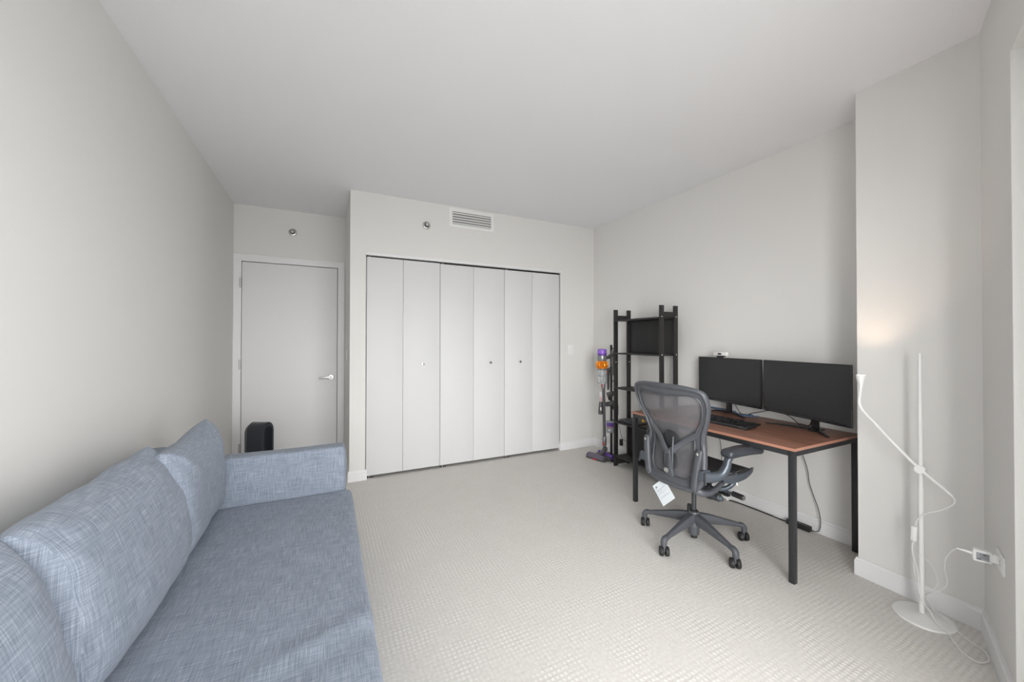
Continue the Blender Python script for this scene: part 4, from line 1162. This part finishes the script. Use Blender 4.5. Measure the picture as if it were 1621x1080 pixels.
# lumbar pads in front of the mesh
for (zc, hy, hz) in ((.690, .066, .062), (.560, .058, .060)):
    b = MB(); b.lathe([(0, -.012), (.5, -.010), (.9, -.004), (1, 0), (.9, .004), (.5, .010), (0, .012)], (0, 0, 0), (0, 0, 1), 24)
    for v in b.bm.verts:
        u, w_, d_ = v.co.x, v.co.y, v.co.z
        yy = u * hy; zz = zc + w_ * hz
        v.co = cp(bx(yy, zz) - 0.018 + d_, yy, zz)
    b.build('lumbar_pad', M['pad_dark'], chair)
b = MB(); b.sweep([cp(-.222, -.026, .715), cp(-.236, -.036, .68), cp(-.244, -.040, .63), cp(-.244, -.038, .56), cp(-.236, -.032, .52)], .006, n=8); b.build('lumbar_spring', M['chair_grey'], chair)

# seat
def sz(x, y):
    f_ = max(0, (x - 0.10) / 0.18)
    return 0.492 + 0.22 * y * y * (1 if abs(y) < .3 else 1) * 0.6 + 0.016 * f_ - 0.018 * f_ * f_ * f_ - 0.015 * max(0, (-x - 0.02) / 0.15)
so = [(.285, 0), (.283, .10), (.275, .18), (.245, .235), (.18, .252), (.08, .25), (-.02, .24), (-.10, .225), (-.150, .19), (-.165, .12), (-.168, 0)]
si = [(.245, 0), (.243, .09), (.235, .155), (.21, .195), (.16, .212), (.08, .212), (-.01, .205), (-.08, .19), (-.115, .16), (-.128, .10), (-.13, 0)]
def sfull(L): return cr_loop(L + [(p[0], -p[1]) for p in reversed(L[1:-1])])
SO, SI = sfull(so), sfull(si)
b = MB(); b.ring(SO, SI, lambda u, v: (cp(u, v, sz(u, v) - 0.010), Vector((0, 0, 1))), 0.012, n=12, e=0.7); b.build('seat_frame', M['chair_grey'], chair, angle=60)
b2 = bmesh.new(); rings = []
for r_ in range(6):
    s = 1 - r_ / 6
    rings.append([b2.verts.new(cp(0.05 + (u - 0.05) * s * 1.04, v * s * 1.04, sz(0.05 + (u - .05) * s, v * s) + 0.004 - 0.012 * (1 - s * s))) for u, v in SI])
cv = b2.verts.new(cp(0.05, 0, sz(0.05, 0) - 0.008)); n = len(SI)
for a_, c_ in zip(rings[:-1], rings[1:]):
    for i in range(n): b2.faces.new((a_[i], a_[(i + 1) % n], c_[(i + 1) % n], c_[i]))
for i in range(n): b2.faces.new((rings[-1][i], rings[-1][(i + 1) % n], cv))
bmesh.ops.recalc_face_normals(b2, faces=b2.faces)
mm_ = MB(); mm_._merge(b2); mm_.build('seat_mesh', M['chair_dark'], chair, angle=180)
# tilt mechanism
b = MB(); b.box(C0.x - .10, C0.x + .12, C0.y - .055, C0.y + .055, .365, .43, .012); b.cyl(cp(0.0, -.12, .385), cp(0.0, .12, .385), .024); b.build('tilt_housing', M['chair_dark'], chair)
for s in (-1, 1):
    b = MB()
    # lower back corner runs forward under the seat
    b.sweep([cp(-.205, s * .17, .430), cp(-.175, s * .195, .412), cp(-.11, s * .205, .408), cp(-.04, s * .205, .428), cp(.02, s * .20, .455)], [.018, .020, .018, .015, .012], flat=[.022, .020, .016, .014, .012], n=12)
    b.build('back_link', M['chair_grey'], chair)
    b = MB()
    b.sweep([cp(-.02, s * .170, .400), cp(.04, s * .205, .408), cp(.080, s * .222, .440), cp(.088, s * .226, .480), cp(.080, s * .226, .505)], [.012, .013, .014, .015, .013], flat=[.010, .012, .013, .013, .010], n=12)
    b.build('seat_link', M['chair_blue'], chair)
    MB().lathe([(.011, 0), (.012, .003), (.008, .006), (0, .006)], cp(.082, s * .238, .492), (0, s, 0), 16).build('pivot_bolt', M['steel'], chair)
    b = MB()
    b.sweep([cp(-.02, s * .222, .468), cp(.05, s * .240, .470), cp(.14, s * .250, .482), cp(.22, s * .242, .498), cp(.272, s * .222, .502)], [.007, .009, .010, .010, .006], flat=[.016, .024, .022, .015, .006], n=12)
    b.build('seat_side_rail', M['chair_blue'], chair)
    b = MB(); b.sweep([cp(0.0, s * .08, .385), cp(0.03, s * .15, .385), cp(.05, s * .19, .395)], .012, n=10); b.build('link_arm', M['chair_blue'], chair)
# side knobs (near side)
MB().cyl(cp(-.02, -.10, .355), cp(-.02, -.205, .355), .024, n=24, bev=.005).build('tension_knob', M['chair_dark'], chair)
MB().cyl(cp(-.02, -.205, .355), cp(-.02, -.222, .352), .019, .012, n=20).build('knob_cap', M['chair_blue'], chair)
MB().cyl(cp(.045, -.12, .385), cp(.05, -.245, .383), .008, n=12).build('lever_rod', M['chair_blue'], chair)
MB().cyl(cp(.05, -.235, .383), cp(.052, -.305, .380), .0165, n=24, bev=.003).build('lever_grip', M['rubber'], chair)
MB().cyl(cp(.052, -.3055, .380), cp(.052, -.309, .380), .013, n=20).build('grip_cap', M['steel'], chair)
MB().cyl(cp(.105, -.215, .462), cp(.108, -.228, .420), .0055, n=8).build('cable_end', M['steel'], chair)

# arms
for s in (-1, 1):
    b = MB()
    x_ = -.222
    b.sweep([cp(x_ + .012, s * .170, .422), cp(x_, s * .178, .455), cp(x_ + .006, s * .196, .58), cp(x_ + .014, s * .206, .655), cp(x_ + .02, s * .208, .668)], [.020, .021, .021, .021, .015], flat=[.012, .016, .017, .016, .012], n=12, refup=(1, 0, 0))
    b.build('arm_upright', M['chair_grey'], chair, angle=60)
    for z, y in ((.651, .204), (.437, .172)):
        MB().lathe([(.0085, 0), (.0095, .002), (.006, .005), (0, .004)], cp(x_ - .006, s * y, z), (-1, 0, 0), 14).build('arm_bolt', M['steel'], chair)
    b = MB(); b.obox(cp(-.195, s * .225, .530), (1, 0, 0), (0, 1, 0.1 * s), (0, -.1 * s, 1), .034, .022, .030, .006); b.build('arm_clamp', M['chair_blue'], chair)
    b = MB(); b.sweep([cp(-.222, s * .250, .555), cp(-.224, s * .252, .53), cp(-.226, s * .256, .500), cp(-.232, s * .262, .488)], [.007, .009, .010, .007], flat=[.004, .004, .005, .004], n=8, refup=(1, 0, 0)); b.build('arm_lever', M['chair_dark'], chair)
    b = MB(); b.sweep([cp(-.205, s * .232, .527), cp(-.16, s * .250, .520), cp(-.105, s * .272, .535), cp(-.078, s * .285, .580), cp(-.070, s * .288, .615), cp(-.060, s * .290, .632)],
                      [.020, .024, .026, .024, .022, .028], flat=[.030, .030, .024, .020, .017, .014], n=12, refup=(0, 0, 1)); b.build('arm_bracket', M['chair_blue'], chair, angle=70)
    b = MB(); b2 = grid_box(-.145, .135, -.047, .047, -.016, .034, .0235, 10, 6, 2)
    for v in b2.verts:
        u = v.co.x
        wf = 1.0 - 0.18 * abs(u - 0.0) / .14
        dp = -0.010 * ((u + .145) / .28) ** 2 * 0
        v.co = cp(u + .045, s * (.292 + (u + .14) * 0.10) + v.co.y * wf, .648 + v.co.z + 0.006 * sin((u + .1) * 14) + 0.004)
    b._merge(b2); bmesh.ops.recalc_face_normals(b.bm, faces=b.bm.faces); b.build('arm_pad', M['pad'], chair, angle=180)

# paper tag hanging under the seat
tg = thing('paper_tag', (1.985, 1.84, .42), 'white printed paper tag hanging below the office chair back', 'tag')
A_ = Vector((0, 1.899, .344)); B_ = Vector((0, 1.713, .331)); C_ = Vector((0, 1.808, .243))
ev = (C_ - B_); eu = (A_ - C_)                # C is the lowest corner
xt = 1.972
Pc = lambda a, b_: Vector((xt, 0, 0)) + C_ + eu * a + ev * -b_
q = MB(); q.prism([(0, 0), (1, 0), (1, 1), (0, 1)], lambda u, v, d: Pc(u, v) + Vector((d, 0, 0)), 0, .0006); q.build('tag_card', M['paper'], tg, smooth=False)
pr_ = MB()
for k, (u0, u1, v0, v1) in enumerate([(.68, .70, .10, .75), (.62, .635, .12, .55), (.54, .55, .12, .80), (.49, .50, .12, .60), (.36, .37, .12, .72), (.31, .325, .10, .90)]):
    pr_.prism([(u0, v0), (u1, v0), (u1, v1), (u0, v1)], lambda u, v, d: Pc(u, v) + Vector((d, 0, 0)), -.0004, .0)
pr_.build('tag_print', M['print'], tg, smooth=False)
pr_ = MB()
for (cu, cv_, rr_) in ((.86, .20, .045), (.80, .16, .03), (.83, .26, .025)):
    pr_.prism([(cu + rr_ * cos(a) * .8, cv_ + rr_ * sin(a)) for a in [2 * pi * i / 12 for i in range(12)]], lambda u, v, d: Pc(u, v) + Vector((d, 0, 0)), -.0005, .0)
pr_.build('tag_mark', M['print_dark'], tg, smooth=False)
MB().sweep([Pc(.9, .9) + Vector((0, 0, 0)), cp(-.20, .10, .41)], .001, n=6, smooth=False).build('tag_string', M['paper'], tg)

# ------------------------------------------------------------------ floor lamp
LX, LY = 2.567, 0.780
lamp = thing('floor_lamp', (LX, LY, 0), 'thin white floor lamp with a bent arm in front of the column', 'lamp')
q = MB(); q.lathe([(0.0, 0.0), (0.105, 0.0), (0.108, 0.004), (0.106, 0.009), (0.10, 0.011), (0.02, 0.014), (0.012, 0.018), (0.0, 0.018)], (2.557, 0.772, 0), (0, 0, 1), 56); q.build('lamp_base', M['white_metal'], lamp)
q = MB(); q.cyl((LX, LY, 0.012), (LX, LY, 0.62), 0.0105, n=20); q.build('pole', M['white_metal'], lamp)
q = MB(); q.cyl((LX, LY, 0.62), (LX - 0.001, LY + 0.0, 0.95), 0.0085, n=20); q.build('pole', M['white_metal'], lamp)
q = MB(); q.cyl((LX - 0.001, LY, 0.95), (LX - 0.001, LY, 1.262), 0.0075, 0.0065, n=20); q.build('pole', M['white_metal'], lamp)
AXL = LX - 0.014
q = MB(); q.lathe([(0.0, -.022), (.016, -.022), (.018, -.018), (.018, .006), (.012, .012), (0, .012)], (LX, LY, .705), (-1, 0.15, 0), 24); q.build('clamp_joint', M['white_metal'], lamp)
q = MB(); q.lathe([(.0, 0), (.019, .0), (.021, .003), (.019, .008), (0, .009)], (LX - 0.012, LY, .705), (-1, -0.2, 0), 24); q.build('clamp_knob', M['white_metal'], lamp)
AX = LX - 0.0135
arm_pts = [(AX, 1.003, 1.080), (AX, 1.008, 1.03), (AX, 1.010, .990), (AX, .992, .946), (AX, .945, .893), (AX, .88, .815), (AX, .785, .713), (AX, .70, .640)]
q = MB(); q.sweep(arm_pts, [.0075, .007, .007, .007, .007, .007, .007, .0068], n=14, res=10, refup=(1, 0, 0)); q.build('lamp_arm', M['white_metal'], lamp)
q = MB(); q.lathe([(.0, 0.0), (.008, 0.0), (.0095, .012), (.019, .046), (.0205, .058), (.0205, .064), (.018, .064), (.017, .052), (0, .050)], (AX, 1.003, 1.076), (0, 0, 1), 32); q.build('lamp_head', M['white_metal'], lamp)
q = MB(); q.lathe([(0, .0), (.0168, .0), (.0168, .002), (0, .003)], (AX, 1.003, 1.076 + .053), (0, 0, 1), 28); q.build('lamp_bulb', M['diffuser'], lamp)
q = MB(); q.sweep([(AX, .705, .645), (AX, .680, .622), (AX, .672, .614)], [.0055, .0055, .003], n=10, smooth=False); q.build('cord_sleeve', M['white_plastic'], lamp)
# cord: arm end -> switch -> floor loop -> adapter
q = MB(); q.sweep([(AX, .674, .616), (AX, .665, .598), (AX, .672, .575), (AX, .71, .535), (AX + .002, .76, .50), (AX - .002, .788, .46), (AX - .006, .795, .43)], .0022, n=8, res=8); q.build('cord', M['white_plastic'], lamp)
q = MB(); q.obox((AX - .008, .797, .392), (0, 1, 0.05), (0, -0.05, 1), (1, 0, 0), .011, .035, .009, .004); q.build('cord_switch', M['white_plastic'], lamp)
q = MB(); q.sweep([(AX - .006, .800, .357), (AX - .006, .806, .32), (AX - .006, .800, .27), (AX - .004, .785, .21), (AX - .012, .782, .14), (AX - .014, .770, .09), (2.545, .745, .05), (2.52, .715, .022),
                   (2.485, .670, .016), (2.43, .625, .006), (2.398, .588, .006), (2.395, .562, .006), (2.42, .548, .006), (2.462, .548, .006), (2.505, .575, .006), (2.545, .640, .006), (2.60, .715, .020), (2.632, .755, .022),
                   (2.630, .765, .04), (2.625, .783, .075), (2.600, .755, .115), (2.580, .715, .160), (2.550, .690, .215), (2.510, .686, .28), (2.470, .674, .345), (2.430, .652, .395), (2.400, .630, .430), (2.380, .615, .448), (2.367, .6105, .453)],
                  .0024, n=8, res=7); q.build('cord', M['white_plastic'], lamp)
q = MB(); q.sweep([(AX - .006, .790, .30), (AX + .012, .760, .28), (AX + .02, .735, .23), (AX + .02, .728, .18), (AX + .016, .745, .145), (AX + .012, .775, .15), (AX - .012, .795, .20), (AX - .014, .798, .25)], .0016, n=6, res=7); q.build('cord', M['white_plastic'], lamp)
# small warm glow from the lamp's own bulb
ld = bpy.data.lights.new('lamp_light', 'SPOT')
ld.energy = 3.0; ld.color = (1.0, 0.72, 0.50); ld.spot_size = radians(100); ld.spot_blend = 0.9; ld.shadow_soft_size = 0.015
lo = bpy.data.objects.new('lamp_light', ld); col.objects.link(lo)
lo.parent = lamp; lo.matrix_parent_inverse = Matrix.Translation((LX, LY, 0)).inverted()
lo.location = (AX, 1.003, 1.143)
lo.rotation_euler = Vector((0.0, 0, 1)).to_track_quat('-Z', 'Y').to_euler()

# outlet plate and lamp adapter on the window wall
ot = thing('wall_outlet', wp(.33, 0, .455), 'white horizontal outlet plate low on the wall by the window', 'outlet')
MB().obox(wp(.332, .003, .455), WU, (0, 0, 1), WN, .058, .036, .003, .0015).build('outlet_plate', M['white_plastic'], ot)
for d in (.310, .354):
    MB().obox(wp(d, .0068, .455), WU, (0, 0, 1), WN, .014, .017, .001, .0005).build('socket', M['white_plastic'], ot)
q = MB(); q.obox(wp(.352, .0082, .461), WU, (0, 0, 1), WN, .004, .001, .0006); q.obox(wp(.352, .0082, .449), WU, (0, 0, 1), WN, .004, .001, .0006); q.build('slots', M['print_dark'], ot, smooth=False)
ad = thing('plug_adapter', wp(.305, .02, .45), 'white power adapter with grey label plugged into the outlet by the window', 'adapter')
MB().obox(wp(.305, .014, .452), WU, (0, 0, 1), WN, .013, .016, .009, .002).build('plug_neck', M['white_plastic'], ad)
MB().obox(wp(.298, .046, .448), WU, (0, 0, 1), WN, .014, .024, .026, .006).build('adapter_body', M['white_plastic'], ad)
def lab(mb, dt0, dt1, dz0, dz1, off):
    mb.obox(wp(.298 + .0143 + off, .046 + (dt0 + dt1) / 2, .448 + (dz0 + dz1) / 2), WU, (0, 0, 1), WN, .0003, abs(dz1 - dz0) / 2, abs(dt1 - dt0) / 2)
q = MB(); lab(q, -.018, .017, -.015, .015, 0); q.build('adapter_label', M['grey_strip'], ad, smooth=False)
q = MB()
for dz in (.010, .005, -.001, -.006): lab(q, -.015, .008, dz - .0007, dz + .0007, .0004)
lab(q, .004, .014, -.013, -.009, .0004); lab(q, -.008, -.002, .006, .011, .0005)
q.build('label_print', M['print_dark'], ad, smooth=False)
MB().sweep([wp(.298, .070, .449), wp(.298, .078, .450), wp(.298, .100, .452), wp(.298, .112, .453)], [.0075, .006, .0035, .0025], n=10, smooth=False).build('strain_relief', M['white_plastic'], ad)
